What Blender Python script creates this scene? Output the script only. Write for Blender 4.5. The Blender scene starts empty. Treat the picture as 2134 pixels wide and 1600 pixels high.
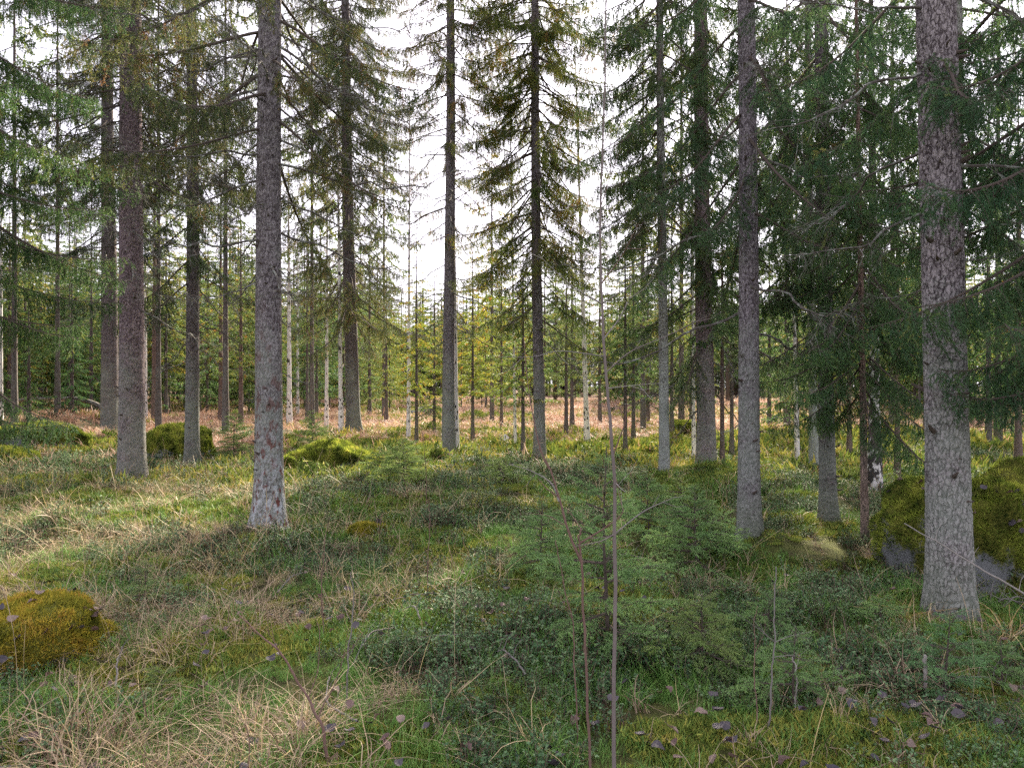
import bpy, math, random
import numpy as np
from mathutils import Vector, Matrix, Euler

R = math.radians
rng = np.random.default_rng(7)
random.seed(7)

# ------------------------------------------------------------------ camera, sky, sun, exposure
scn = bpy.context.scene
PW, PH, F = 2134, 1600, 1582.0          # photograph size and focal length in its pixels
CAMZ = 1.55
cam_d = bpy.data.cameras.new('camera'); cam = bpy.data.objects.new('camera', cam_d)
scn.collection.objects.link(cam)
cam.location = (0, 0, CAMZ); cam.rotation_euler = (R(90), 0, 0)
cam_d.sensor_width = 36; cam_d.lens = 36 * F / PW
cam_d.clip_start = 0.05; cam_d.clip_end = 2000
scn.camera = cam

SUN_AZ, SUN_EL = R(14), R(31)           # right of straight ahead, above the horizon
world = bpy.data.worlds.new('World'); scn.world = world; world.use_nodes = True
wn, wl = world.node_tree.nodes, world.node_tree.links
sky = wn.new('ShaderNodeTexSky'); sky.sky_type = 'NISHITA'; sky.sun_disc = False
sky.sun_elevation = SUN_EL; sky.sun_rotation = SUN_AZ
sky.altitude = 100; sky.air_density = 1.0; sky.dust_density = 4.0; sky.ozone_density = 1.0
hs = wn.new('ShaderNodeHueSaturation'); hs.inputs['Saturation'].default_value = 0.35
bg = wn['Background']; bg.inputs['Strength'].default_value = 0.15
# a thin even veil of high cloud: the clear-sky gradient is flattened and whitened over the whole dome
gm = wn.new('ShaderNodeGamma'); gm.inputs['Gamma'].default_value = 0.30
vm = wn.new('ShaderNodeVectorMath'); vm.operation = 'SCALE'; vm.inputs['Scale'].default_value = 1.6
wl.new(sky.outputs['Color'], hs.inputs['Color']); wl.new(hs.outputs['Color'], gm.inputs['Color']); wl.new(gm.outputs['Color'], vm.inputs[0])
tv = wn.new('ShaderNodeVectorMath'); tv.operation = 'MULTIPLY'; tv.inputs[1].default_value = (0.99, 0.95, 1.08)
wl.new(vm.outputs['Vector'], tv.inputs[0]); wl.new(tv.outputs['Vector'], bg.inputs['Color'])

sun_d = bpy.data.lights.new('sun', 'SUN'); sun_d.energy = 5.0; sun_d.angle = R(3)
sun_d.color = (1.0, 0.86, 0.68)
sun = bpy.data.objects.new('sun', sun_d); scn.collection.objects.link(sun)
sdir = Vector((math.sin(SUN_AZ) * math.cos(SUN_EL), math.cos(SUN_AZ) * math.cos(SUN_EL), math.sin(SUN_EL)))
sun.rotation_euler = sdir.to_track_quat('Z', 'Y').to_euler()
sun.location = (10, 40, 30)

vs = scn.view_settings
vs.view_transform = 'Standard'; vs.look = 'None'; vs.exposure = 2.42; vs.gamma = 1.0
cy = scn.cycles
cy.use_adaptive_sampling = True; cy.adaptive_threshold = 0.018; cy.use_denoising = False
cy.debug_use_spatial_splits = True
cy.max_bounces = 4; cy.diffuse_bounces = 2; cy.glossy_bounces = 2; cy.transmission_bounces = 3
cy.transparent_max_bounces = 4; cy.caustics_reflective = False; cy.caustics_refractive = False

COL = scn.collection

# ------------------------------------------------------------------ helpers
def link(o, parent=None):
    COL.objects.link(o)
    if parent is not None: o.parent = parent
    return o

def obj(name, me, parent=None, loc=(0, 0, 0), rot=(0, 0, 0), sc=1.0):
    o = bpy.data.objects.new(name, me); link(o, parent)
    o.location = loc; o.rotation_euler = rot
    o.scale = (sc, sc, sc) if not hasattr(sc, '__len__') else sc
    return o

def tag(o, label=None, cat=None, group=None, kind=None):
    if label: o['label'] = label
    if cat: o['category'] = cat
    if group: o['group'] = group
    if kind: o['kind'] = kind
    return o

def thing(name, label, cat, loc, rz=0, group=None):
    o = bpy.data.objects.new(name, None); o.empty_display_size = 0.2; link(o)
    o.location = loc; o.rotation_euler = (0, 0, rz)
    return tag(o, label, cat, group)

def _hash(ix, iy, seed):
    n = (ix.astype(np.int64) * 374761393 + iy.astype(np.int64) * 668265263 + seed * 974711) & 0x7fffffff
    n = ((n ^ (n >> 13)) * 1274126177) & 0x7fffffff
    n = (n ^ (n >> 16)) & 0xffffff
    return n / float(0xffffff)

def vnoise(x, y, seed=0):
    x = np.asarray(x, float); y = np.asarray(y, float)
    ix, iy = np.floor(x), np.floor(y); fx, fy = x - ix, y - iy
    fx = fx * fx * (3 - 2 * fx); fy = fy * fy * (3 - 2 * fy)
    a = _hash(ix, iy, seed); b = _hash(ix + 1, iy, seed); c = _hash(ix, iy + 1, seed); d = _hash(ix + 1, iy + 1, seed)
    return (a * (1 - fx) + b * fx) * (1 - fy) + (c * (1 - fx) + d * fx) * fy

def fbm(x, y, seed=0, n=3):
    s = 0; a = 0.5; t = 0
    for k in range(n):
        s = s + a * vnoise(x * 2 ** k + 17.3 * k, y * 2 ** k - 9.1 * k, seed + k); t += a; a *= 0.5
    return s / t

def cells(u, v, nu, seed=0):
    """F2-F1 on a jittered grid, u periodic over nu cells"""
    iu, iv = np.floor(u), np.floor(v)
    f1 = np.full(u.shape, 9.0); f2 = np.full(u.shape, 9.0)
    for du in (-1, 0, 1):
        for dv in (-1, 0, 1):
            cu, cv = iu + du, iv + dv
            w = np.mod(cu, nu)
            px = cu + 0.1 + 0.8 * _hash(w, cv, seed); py = cv + 0.1 + 0.8 * _hash(w, cv, seed + 5)
            d = np.hypot(px - u, py - v)
            f2 = np.where(d < f1, f1, np.minimum(f2, d)); f1 = np.minimum(f1, d)
    return f2 - f1

# named hummocks of the forest floor: x, y, radius, height
HUM = []
def gd(py, z=0.0):
    return (CAMZ - z) * F / (py - PH / 2)
def gpt(px, py):
    d = gd(py); return (px - PW / 2) / F * d, d
for px, py, r, h in ((130, 1110, .45, .16), (1480, 1010, .9, .22), (1010, 1075, .5, .18), (1200, 1300, .45, .10),
                     (560, 1130, .5, .10), (790, 1140, .4, .12), (1850, 1150, 1.0, .12), (230, 930, 2.0, .35),
                     (120, 900, 2.5, .5), (1450, 930, 2.0, .3), (1750, 930, 3.0, .3), (620, 930, 2.0, .3),
                     (1590, 1150, .5, .10), (1975, 1320, .6, .06), (340, 1330, .5, .06), (1500, 1320, .5, .06)):
    x, y = gpt(px, py); HUM.append((x, y, r, h))

TB = [gpt(*q) for q in ((272, 1010), (228, 918), (401, 975), (563, 1105), (735, 915), (936, 962), (1124, 960), (1382, 1005), (1472, 990), (1562, 1140), (1730, 1100), (1976, 1310))]
for x, y in TB: HUM.append((x, y, .42, .035))

def H(x, y):
    x = np.asarray(x, float); y = np.asarray(y, float)
    h = 0.16 * (fbm(x * 0.28, y * 0.28, 3) - 0.5) + 0.20 * (fbm(x * 1.3, y * 1.3, 11) - 0.5) + 0.09 * (vnoise(x * 3.3, y * 3.3, 21) - 0.5)
    far = np.clip((y - 12) / 20, 0, 1)
    h = h + far * 0.7 * (fbm(x * 0.12, y * 0.12, 31) - 0.45)
    for hx, hy, r, a in HUM:
        h = h + a * np.exp(-((x - hx) ** 2 + (y - hy) ** 2) / (r * r))
    return h
def Hs(x, y): return float(H(np.array([x]), np.array([y]))[0])

class MB:
    """collects triangles; one mesh out"""
    def __init__(s): s.v = []; s.t = []; s.m = []; s.a = []; s.n = 0
    def add(s, v, t, m=0, a=0.5):
        v = np.asarray(v, float).reshape(-1, 3); t = np.asarray(t, np.int64).reshape(-1, 3)
        s.v.append(v); s.t.append(t + s.n); s.m.append(np.full(len(t), m, np.int32))
        s.a.append(np.full(len(v), a) if np.isscalar(a) else np.asarray(a, float)); s.n += len(v)
    def arrays(s): return np.concatenate(s.v), np.concatenate(s.t), np.concatenate(s.m), np.concatenate(s.a)
    def mesh(s, name, mats, smooth=False):
        v, t, m, a = s.arrays(); return make_mesh(name, v, t, m, a, mats, smooth)

def make_mesh(name, v, t, m, a, mats, smooth=False, mats_smooth=None):
    me = bpy.data.meshes.new(name)
    me.vertices.add(len(v)); me.vertices.foreach_set('co', v.astype(np.float32).ravel())
    nt = len(t)
    me.loops.add(nt * 3); me.loops.foreach_set('vertex_index', t.astype(np.int32).ravel())
    me.polygons.add(nt)
    me.polygons.foreach_set('loop_start', (np.arange(nt) * 3).astype(np.int32))
    me.polygons.foreach_set('material_index', m.astype(np.int32))
    sm = np.full(nt, smooth)
    if mats_smooth is not None: sm = np.isin(m, mats_smooth)
    me.polygons.foreach_set('use_smooth', sm)
    at = me.attributes.new('tint', 'FLOAT', 'POINT'); at.data.foreach_set('value', a.astype(np.float32))
    for k in mats: me.materials.append(k)
    me.update(calc_edges=True)
    return me

def unit(v): return v / (np.linalg.norm(v, axis=-1, keepdims=True) + 1e-9)

def tube(mb, P, r, sides=5, m=0, a=0.5, cap=True):
    P = np.asarray(P, float); n = len(P); r = np.broadcast_to(np.asarray(r, float), (n,))
    T = np.gradient(P, axis=0); T = unit(T)
    ref = np.array([0, 0, 1.0]) if abs(T[0][2]) < 0.9 else np.array([1.0, 0, 0])
    N = unit(np.cross(T, ref)); B = np.cross(T, N)
    th = np.arange(sides) * 2 * math.pi / sides
    V = P[:, None, :] + r[:, None, None] * (np.cos(th)[None, :, None] * N[:, None, :] + np.sin(th)[None, :, None] * B[:, None, :])
    V = V.reshape(-1, 3)
    i = np.arange(n - 1)[:, None] * sides; j = np.arange(sides)[None, :]; k = (j + 1) % sides
    q = np.stack([i + j, i + k, i + sides + k, i + sides + j], -1).reshape(-1, 4)
    t = np.concatenate([q[:, [0, 1, 2]], q[:, [0, 2, 3]]])
    if cap:
        V = np.concatenate([V, P[-1:] + T[-1:] * r[-1]])
        e = (n - 1) * sides; j = np.arange(sides)
        t = np.concatenate([t, np.stack([e + j, e + (j + 1) % sides, np.full(sides, n * sides)], -1)])
    mb.add(V, t, m, a)

def smooth_path(pts, n=24):
    """Catmull-Rom through 3D points"""
    P = np.asarray(pts, float)
    if len(P) < 3: 
        tt = np.linspace(0, 1, n)[:, None]; return P[0] * (1 - tt) + P[-1] * tt
    Q = np.concatenate([2 * P[:1] - P[1:2], P, 2 * P[-1:] - P[-2:-1]])
    out = []
    for s in np.linspace(0, len(P) - 1.0001, n):
        i = int(s); f = s - i; a, b, c, d = Q[i:i + 4]
        out.append(0.5 * (2 * b + (c - a) * f + (2 * a - 5 * b + 4 * c - d) * f * f + (3 * b - a - 3 * c + d) * f ** 3))
    return np.array(out)

def needles(mb, S, D, Ln, g, per=0.006, nl=0.016, w=0.0028, m=1, tint=None, fwd=0.75):
    """needle triangles around shoots: S start, D unit direction, Ln length (arrays)"""
    cnt = np.maximum(3, (Ln / per).astype(int)); idx = np.repeat(np.arange(len(S)), cnt); n = len(idx)
    f = g.random(n); p = S[idx] + D[idx] * (f * Ln[idx])[:, None]
    r = g.normal(size=(n, 3)); r = r - (r * D[idx]).sum(1)[:, None] * D[idx]; r = unit(r)
    d = unit(r + D[idx] * fwd + np.array([0, 0, 0.12]))
    le = nl * g.uniform(0.7, 1.15, n) * (1 - 0.35 * f ** 4)
    side = unit(np.cross(d, g.normal(size=(n, 3)))) * (w / 2)
    V = np.stack([p - side, p + side, p + d * le[:, None]], 1).reshape(-1, 3)
    ti = (tint[idx] if tint is not None else np.full(n, 0.5)) + g.normal(0, .035, n) + .14 * (f - .5)
    mb.add(V, np.arange(3 * n).reshape(-1, 3), m, np.repeat(ti, 3))

# ------------------------------------------------------------------ materials
def nm(name):
    m = bpy.data.materials.new(name); m.use_nodes = True
    nt = m.node_tree; return m, nt.nodes, nt.links, nt.nodes['Principled BSDF']
def ramp(n, stops, interp='LINEAR'):
    r = n.new('ShaderNodeValToRGB'); r.color_ramp.interpolation = interp
    e = r.color_ramp.elements
    while len(e) > 1: e.remove(e[-1])
    e[0].position = stops[0][0]; e[0].color = (*stops[0][1], 1)
    for p, c in stops[1:]:
        k = e.new(p); k.color = (*c, 1)
    return r
def mixc(n, l, a, b, fac, mode='MIX'):
    x = n.new('ShaderNodeMix'); x.data_type = 'RGBA'; x.blend_type = mode
    for s, v in ((6, a), (7, b)):
        if isinstance(v, tuple): x.inputs[s].default_value = (*v, 1)
        else: l.new(v, x.inputs[s])
    if isinstance(fac, (int, float)): x.inputs[0].default_value = fac
    else: l.new(fac, x.inputs[0])
    return x.outputs[2]
def math_(n, l, op, a, b=0.0, c=0.0):
    x = n.new('ShaderNodeMath'); x.operation = op
    for i, v in enumerate((a, b, c)):
        if isinstance(v, (int, float)): x.inputs[i].default_value = v
        else: l.new(v, x.inputs[i])
    return x.outputs[0]
def noise_(n, l, vec, scale, detail=3, rough=0.55):
    x = n.new('ShaderNodeTexNoise'); x.inputs['Scale'].default_value = scale; x.inputs['Detail'].default_value = detail
    x.inputs['Roughness'].default_value = rough
    if vec is not None: l.new(vec, x.inputs['Vector'])
    return x.outputs['Fac']
def attr(n, name, typ='GEOMETRY'):
    a = n.new('ShaderNodeAttribute'); a.attribute_name = name; a.attribute_type = typ; return a
def leafy(m, n, l, p, color, trans=0.35, rough=0.6, spec=0.3):
    """Principled mixed with Translucent so that light from behind glows through"""
    l.new(color, p.inputs['Base Color']); p.inputs['Roughness'].default_value = rough
    p.inputs['Specular IOR Level'].default_value = spec
    t = n.new('ShaderNodeBsdfTranslucent'); l.new(color, t.inputs['Color'])
    mx = n.new('ShaderNodeMixShader'); mx.inputs[0].default_value = trans
    l.new(p.outputs[0], mx.inputs[1]); l.new(t.outputs[0], mx.inputs[2]); l.new(mx.outputs[0], n['Material Output'].inputs['Surface'])

def needle_mat(name, stops, trans=0.45, rnd=0.25):
    m, n, l, p = nm(name)
    a = attr(n, 'tint'); oi = n.new('ShaderNodeObjectInfo')
    v = math_(n, l, 'MULTIPLY_ADD', oi.outputs['Random'], rnd, math_(n, l, 'SUBTRACT', a.outputs['Fac'], rnd / 2))
    r = ramp(n, stops); l.new(v, r.inputs[0])
    c = mixc(n, l, r.outputs[0], oi.outputs['Color'], 1.0, 'MULTIPLY')
    leafy(m, n, l, p, c, trans)
    return m
M = {}
M['needle'] = needle_mat('spruce_needles', ((0.0, (.042, .080, .042)), (.4, (.072, .115, .046)), (.62, (.13, .15, .045)), (.8, (.20, .165, .058)), (1.0, (.17, .095, .042))))
M['young'] = needle_mat('young_spruce_needles', ((0.0, (.13, .21, .11)), (.5, (.24, .345, .16)), (1.0, (.36, .42, .18))), 0.4)

def wood_mat(name, a, b, scale=30, lichen=None, rough=0.9):
    m, n, l, p = nm(name)
    g = n.new('ShaderNodeNewGeometry'); f = noise_(n, l, g.outputs['Position'], scale, 3)
    c = mixc(n, l, a, b, f)
    if lichen:
        f2 = noise_(n, l, g.outputs['Position'], scale * .6, 4)
        k = ramp(n, ((.5, (0, 0, 0)), (.62, (1, 1, 1)))); l.new(f2, k.inputs[0])
        c = mixc(n, l, c, lichen, k.outputs[0])
    l.new(c, p.inputs['Base Color']); p.inputs['Roughness'].default_value = rough; p.inputs['Specular IOR Level'].default_value = .15
    return m
M['twig'] = wood_mat('spruce_twig', (.055, .042, .034), (.12, .095, .08))
M['dead'] = wood_mat('dead_spruce_branch', (.06, .05, .045), (.13, .115, .10), 25, (.24, .25, .22))
M['lichen'] = wood_mat('beard_lichen', (.16, .17, .13), (.26, .26, .20), 40)
M['sapling'] = wood_mat('sapling_bark', (.13, .105, .095), (.215, .18, .165), 18)
M['redtwig'] = wood_mat('red_brown_twig', (.13, .075, .06), (.20, .13, .105), 22)
M['greystem'] = wood_mat('grey_stem', (.14, .125, .115), (.23, .21, .19), 22)
M['stick'] = wood_mat('weathered_stick', (.20, .18, .16), (.33, .30, .27), 30)

def bark_mat(name, hi, lo, lich=(.27, .31, .255), lich_amt=.5, red=0.0, moss=0.0, unit_stem=False, vs_=55, crack=2.4):
    """plates from the mesh attribute, finer grain and lichen on top; coordinates are the tree's own"""
    m, n, l, p = nm(name)
    a = attr(n, 'tint'); tc = n.new('ShaderNodeTexCoord'); ov = tc.outputs['Object']
    if unit_stem:
        um = n.new('ShaderNodeMapping'); um.inputs['Scale'].default_value = (.2, .2, 11); l.new(ov, um.inputs[0]); ov = um.outputs[0]
    sep = n.new('ShaderNodeSeparateXYZ'); l.new(ov, sep.inputs[0]); z = sep.outputs['Z']
    f1 = noise_(n, l, ov, 9, 4); f2 = noise_(n, l, ov, 60, 3, .7); f3 = noise_(n, l, ov, 3.0, 4)
    vo = n.new('ShaderNodeTexVoronoi'); vo.feature = 'DISTANCE_TO_EDGE'; vo.inputs['Scale'].default_value = vs_
    mp = n.new('ShaderNodeMapping'); mp.inputs['Scale'].default_value = (1, 1, .55); l.new(ov, mp.inputs[0])
    dn_ = n.new('ShaderNodeTexNoise'); dn_.inputs['Scale'].default_value = 38; dn_.inputs['Detail'].default_value = 3; l.new(ov, dn_.inputs['Vector'])
    dv = n.new('ShaderNodeVectorMath'); dv.operation = 'MULTIPLY_ADD'; dv.inputs[1].default_value = (.035, .035, .035); l.new(dn_.outputs['Color'], dv.inputs[0]); l.new(mp.outputs[0], dv.inputs[2])
    l.new(dv.outputs[0], vo.inputs['Vector'])
    v2 = n.new('ShaderNodeTexVoronoi'); v2.inputs['Scale'].default_value = vs_ * .9
    v = math_(n, l, 'MULTIPLY_ADD', f1, .45, math_(n, l, 'MULTIPLY', a.outputs['Fac'], .40))
    v = math_(n, l, 'MULTIPLY_ADD', math_(n, l, 'SUBTRACT', f2, .5), .8, v)
    l.new(dv.outputs[0], v2.inputs['Vector']); sc3 = n.new('ShaderNodeSeparateColor'); l.new(v2.outputs['Color'], sc3.inputs[0])
    v = math_(n, l, 'MULTIPLY_ADD', sc3.outputs[0], .38, v)
    v = math_(n, l, 'MULTIPLY_ADD', math_(n, l, 'MINIMUM', vo.outputs['Distance'], .16), crack, math_(n, l, 'SUBTRACT', v, .38))
    r = ramp(n, ((.12, (lo[0] * .45, lo[1] * .42, lo[2] * .42)), (.42, lo), (.85, hi), (1.0, (hi[0] * 1.25, hi[1] * 1.25, hi[2] * 1.25)))); l.new(v, r.inputs[0])
    c = r.outputs[0]
    # crustose lichen, more of it low on the stem
    low = n.new('ShaderNodeMapRange'); low.inputs[1].default_value = 3.0; low.inputs[2].default_value = 0.0
    low.inputs[3].default_value = 0.0; low.inputs[4].default_value = 0.30; l.new(z, low.inputs[0])
    q = math_(n, l, 'ADD', math_(n, l, 'MULTIPLY_ADD', f3, .6, math_(n, l, 'MULTIPLY', f2, .5)), low.outputs[0])
    k = ramp(n, ((.62, (0, 0, 0)), (.80, (1, 1, 1)))); l.new(q, k.inputs[0])
    c = mixc(n, l, c, lich, math_(n, l, 'MULTIPLY', k.outputs[0], lich_amt))
    if red:
        f4 = noise_(n, l, mp.outputs[0], 14, 4, .65); k = ramp(n, ((.53, (0, 0, 0)), (.60, (1, 1, 1)))); l.new(f4, k.inputs[0])
        lo2 = n.new('ShaderNodeMapRange'); lo2.inputs[1].default_value = 2.6; lo2.inputs[2].default_value = 0.5
        l.new(z, lo2.inputs[0])
        w = math_(n, l, 'MULTIPLY', k.outputs[0], math_(n, l, 'MULTIPLY', lo2.outputs[0], red))
        c = mixc(n, l, c, (.13, .045, .035), w)
        # white crust runs down beside it
        f5 = noise_(n, l, mp.outputs[0], 22, 3, .7); k2 = ramp(n, ((.50, (0, 0, 0)), (.58, (1, 1, 1)))); l.new(f5, k2.inputs[0])
        lo3 = n.new('ShaderNodeMapRange'); lo3.inputs[1].default_value = 1.3; lo3.inputs[2].default_value = 0.2; l.new(z, lo3.inputs[0])
        c = mixc(n, l, c, (.46, .49, .50), math_(n, l, 'MULTIPLY', k2.outputs[0], math_(n, l, 'MULTIPLY', lo3.outputs[0], .75)))
    if moss:
        lo4 = n.new('ShaderNodeMapRange'); lo4.inputs[1].default_value = .5; lo4.inputs[2].default_value = 0.0; l.new(z, lo4.inputs[0])
        c = mixc(n, l, c, (.07, .09, .025), math_(n, l, 'MULTIPLY', lo4.outputs[0], math_(n, l, 'MULTIPLY', f1, moss * 1.6)))
    l.new(c, p.inputs['Base Color']); p.inputs['Roughness'].default_value = .95; p.inputs['Specular IOR Level'].default_value = .12
    b = n.new('ShaderNodeBump'); b.inputs['Strength'].default_value = .8; b.inputs['Distance'].default_value = .008
    l.new(v, b.inputs['Height']); l.new(b.outputs[0], p.inputs['Normal'])
    return m
M['bark'] = bark_mat('spruce_bark', (.265, .235, .25), (.11, .092, .10), moss=.5)
M['bark_scaly'] = bark_mat('scaly_spruce_bark', (.26, .228, .232), (.105, .086, .09), moss=.3, vs_=36, crack=3.6)
M['bark_red'] = bark_mat('spruce_bark_reddish', (.295, .23, .24), (.13, .094, .105), moss=.3)
M['bark_scar'] = bark_mat('spruce_bark_scarred', (.27, .245, .25), (.115, .098, .102), red=.95)
M['bark_dark'] = bark_mat('spruce_bark_dark', (.20, .172, .178), (.083, .067, .070), moss=.4)
M['bark_grey'] = bark_mat('grey_lichened_bark', (.30, .30, .27), (.12, .115, .10), lich=(.36, .39, .36), lich_amt=.7)
M['bark_pine'] = bark_mat('young_reddish_bark', (.28, .19, .155), (.13, .085, .07), lich_amt=.15)

def birch_mat(name='birch_bark', th=.56):
    m, n, l, p = nm(name)
    tc = n.new('ShaderNodeTexCoord'); mp = n.new('ShaderNodeMapping'); mp.inputs['Scale'].default_value = (.35, .35, 16); l.new(tc.outputs['Object'], mp.inputs[0])
    f = noise_(n, l, mp.outputs[0], 4.5, 3, .6); k = ramp(n, ((th, (0, 0, 0)), (th + .05, (1, 1, 1)))); l.new(f, k.inputs[0])
    f2 = noise_(n, l, tc.outputs['Object'], 3, 3)
    c = mixc(n, l, (.74, .71, .69), (.55, .52, .51), f2); c = mixc(n, l, c, (.035, .03, .028), k.outputs[0])
    l.new(c, p.inputs['Base Color']); p.inputs['Roughness'].default_value = .8
    return m
M['birch'] = birch_mat(); M['birch_old'] = birch_mat('old_birch_bark', .44)

def instance_mat(name, stops, trans=.3, rough=.6, spec=.3):
    m, n, l, p = nm(name)
    a = attr(n, 'tint'); b = attr(n, 'itint', 'INSTANCER')
    v = math_(n, l, 'ADD', b.outputs['Fac'], math_(n, l, 'MULTIPLY', math_(n, l, 'SUBTRACT', a.outputs['Fac'], .5), .85))
    r = ramp(n, stops); l.new(v, r.inputs[0]); leafy(m, n, l, p, r.outputs[0], trans, rough, spec)
    return m
M['grass'] = instance_mat('green_grass', ((0, (.03, .07, .018)), (.5, (.115, .255, .045)), (1, (.23, .38, .085))), .2)
M['straw'] = instance_mat('dry_straw', ((0, (.15, .10, .07)), (.35, (.33, .235, .155)), (.7, (.46, .355, .225)), (1, (.54, .41, .19))), .12)
M['heath'] = instance_mat('dwarf_shrub_leaves', ((0, (.02, .045, .02)), (.4, (.065, .135, .055)), (.75, (.125, .215, .095)), (1, (.20, .28, .13))), .15, .65, .2)
M['moss'] = instance_mat('moss', ((0, (.04, .065, .014)), (.4, (.135, .20, .04)), (.75, (.28, .33, .065)), (1, (.40, .34, .075))), .15, .9, .1)
M['rust'] = instance_mat('rusty_dry_grass', ((0, (.24, .14, .095)), (.4, (.42, .25, .175)), (.7, (.52, .345, .25)), (1, (.52, .40, .24))), .25)  # dry grass colour, brightened and pinkened to carry the clearing's sunlight

def ground_mat():
    m, n, l, p = nm('forest_floor')
    g = n.new('ShaderNodeNewGeometry'); pos = g.outputs['Position']
    f1 = noise_(n, l, pos, 1.4, 5); f2 = noise_(n, l, pos, 9, 4); f3 = noise_(n, l, pos, .25, 3); f4 = noise_(n, l, pos, 45, 3, .7)
    r = ramp(n, ((.30, (.035, .026, .018)), (.45, (.055, .055, .02)), (.58, (.085, .10, .025)), (.75, (.15, .14, .03)))); l.new(math_(n, l, 'MULTIPLY_ADD', f2, .45, math_(n, l, 'MULTIPLY', f1, .6)), r.inputs[0])
    k = ramp(n, ((.25, (.10, .065, .045)), (.5, (.19, .12, .075)), (.75, (.27, .17, .11)))); l.new(f2, k.inputs[0])
    sep = n.new('ShaderNodeSeparateXYZ'); l.new(pos, sep.inputs[0])
    far = n.new('ShaderNodeMapRange'); far.inputs[1].default_value = 11; far.inputs[2].default_value = 24; l.new(sep.outputs['Y'], far.inputs[0])
    w = math_(n, l, 'MULTIPLY', far.outputs[0], math_(n, l, 'MULTIPLY_ADD', f3, 1.2, math_(n, l, 'SUBTRACT', f1, .2)))
    c = mixc(n, l, r.outputs[0], k.outputs[0], w)
    c = mixc(n, l, c, (.02, .016, .012), math_(n, l, 'MULTIPLY', f4, .35))
    l.new(c, p.inputs['Base Color']); p.inputs['Roughness'].default_value = 1; p.inputs['Specular IOR Level'].default_value = .1
    b = n.new('ShaderNodeBump'); b.inputs['Strength'].default_value = .8; b.inputs['Distance'].default_value = .03; l.new(f4, b.inputs['Height']); l.new(b.outputs[0], p.inputs['Normal'])
    return m
M['ground'] = ground_mat()

def rock_mat():
    m, n, l, p = nm('mossy_granite')
    g = n.new('ShaderNodeNewGeometry'); tc = n.new('ShaderNodeTexCoord'); pos = tc.outputs['Object']
    f1 = noise_(n, l, pos, 5, 5); f2 = noise_(n, l, pos, 30, 4, .7); f3 = noise_(n, l, pos, 110, 2, .7)
    st = mixc(n, l, (.07, .075, .075), (.23, .235, .23), f2)
    r = ramp(n, ((.2, (.05, .055, .013)), (.5, (.13, .135, .025)), (.8, (.24, .20, .035)))); l.new(math_(n, l, 'MULTIPLY_ADD', f3, .5, math_(n, l, 'MULTIPLY', f1, .5)), r.inputs[0])
    a = attr(n, 'tint')
    k = ramp(n, ((.42, (0, 0, 0)), (.52, (1, 1, 1)))); l.new(math_(n, l, 'MULTIPLY_ADD', math_(n, l, 'SUBTRACT', f2, .5), .5, a.outputs['Fac']), k.inputs[0])
    c = mixc(n, l, st, r.outputs[0], k.outputs[0])
    l.new(c, p.inputs['Base Color']); p.inputs['Roughness'].default_value = .95; p.inputs['Specular IOR Level'].default_value = .15
    b = n.new('ShaderNodeBump'); b.inputs['Strength'].default_value = 1; b.inputs['Distance'].default_value = .02
    l.new(math_(n, l, 'MULTIPLY_ADD', f3, .6, f2), b.inputs['Height']); l.new(b.outputs[0], p.inputs['Normal'])
    return m
M['rock'] = rock_mat()
def flat_mat(name, a, b, scale=60, rough=.7, trans=0.0, spec=.3):
    m, n, l, p = nm(name)
    tc = n.new('ShaderNodeTexCoord'); f = noise_(n, l, tc.outputs['Object'], scale, 3); oi = n.new('ShaderNodeObjectInfo')
    c = mixc(n, l, a, b, math_(n, l, 'MULTIPLY_ADD', oi.outputs['Random'], .8, math_(n, l, 'SUBTRACT', f, .4)))
    leafy(m, n, l, p, c, trans, rough, spec)
    return m
M['leaf_dark'] = flat_mat('slate_dark_leaf', (.045, .04, .05), (.105, .088, .092), 60, .55, .1)
M['leaf_brown'] = flat_mat('purple_brown_leaf', (.10, .06, .05), (.20, .13, .115), 60, .5, .2)
M['leaf_pale'] = flat_mat('pale_tan_leaf', (.20, .14, .115), (.31, .235, .20), 60, .7, .25)
M['card'] = flat_mat('white_card', (.72, .72, .76), (.8, .8, .84), 20, .6)
M['stump'] = wood_mat('charred_stump', (.02, .018, .016), (.07, .06, .05), 20)

# mosses built as geometry carry their colour in the mesh
def moss_mesh_mat(name, stops):
    m, n, l, p = nm(name); a = attr(n, 'tint'); r = ramp(n, stops); l.new(a.outputs['Fac'], r.inputs[0]); leafy(m, n, l, p, r.outputs[0], .3, .9, .1); return m
M['moss_green'] = moss_mesh_mat('green_moss', ((0, (.035, .055, .012)), (.35, (.14, .19, .03)), (.7, (.34, .40, .06)), (1, (.46, .45, .09))))
M['moss_gold'] = moss_mesh_mat('golden_moss', ((0, (.09, .10, .015)), (.4, (.28, .27, .035)), (.75, (.50, .39, .05)), (1, (.52, .31, .08))))

# ------------------------------------------------------------------ ground
def build_ground():
    N = 420
    u = np.linspace(-1, 1, N); k = 5.2; a = 320 / math.sinh(k)
    xs = a * np.sinh(k * u); ys = a * np.sinh(k * u) + 6.0
    X, Y = np.meshgrid(xs, ys); Z = H(X, Y)
    V = np.stack([X, Y, Z], -1).reshape(-1, 3)
    i = np.arange(N - 1)[:, None] * N; j = np.arange(N - 1)[None, :]
    q = np.stack([i + j, i + j + 1, i + N + j + 1, i + N + j], -1).reshape(-1, 4)
    t = np.concatenate([q[:, [0, 1, 2]], q[:, [0, 2, 3]]])
    me = make_mesh('forest_floor', V, t, np.zeros(len(t)), np.full(len(V), .5), [M['ground']], True)
    tag(obj('forest_floor', me), 'mossy forest floor under the spruces running out to a rusty clearing', 'ground', kind='structure')
build_ground()

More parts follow.
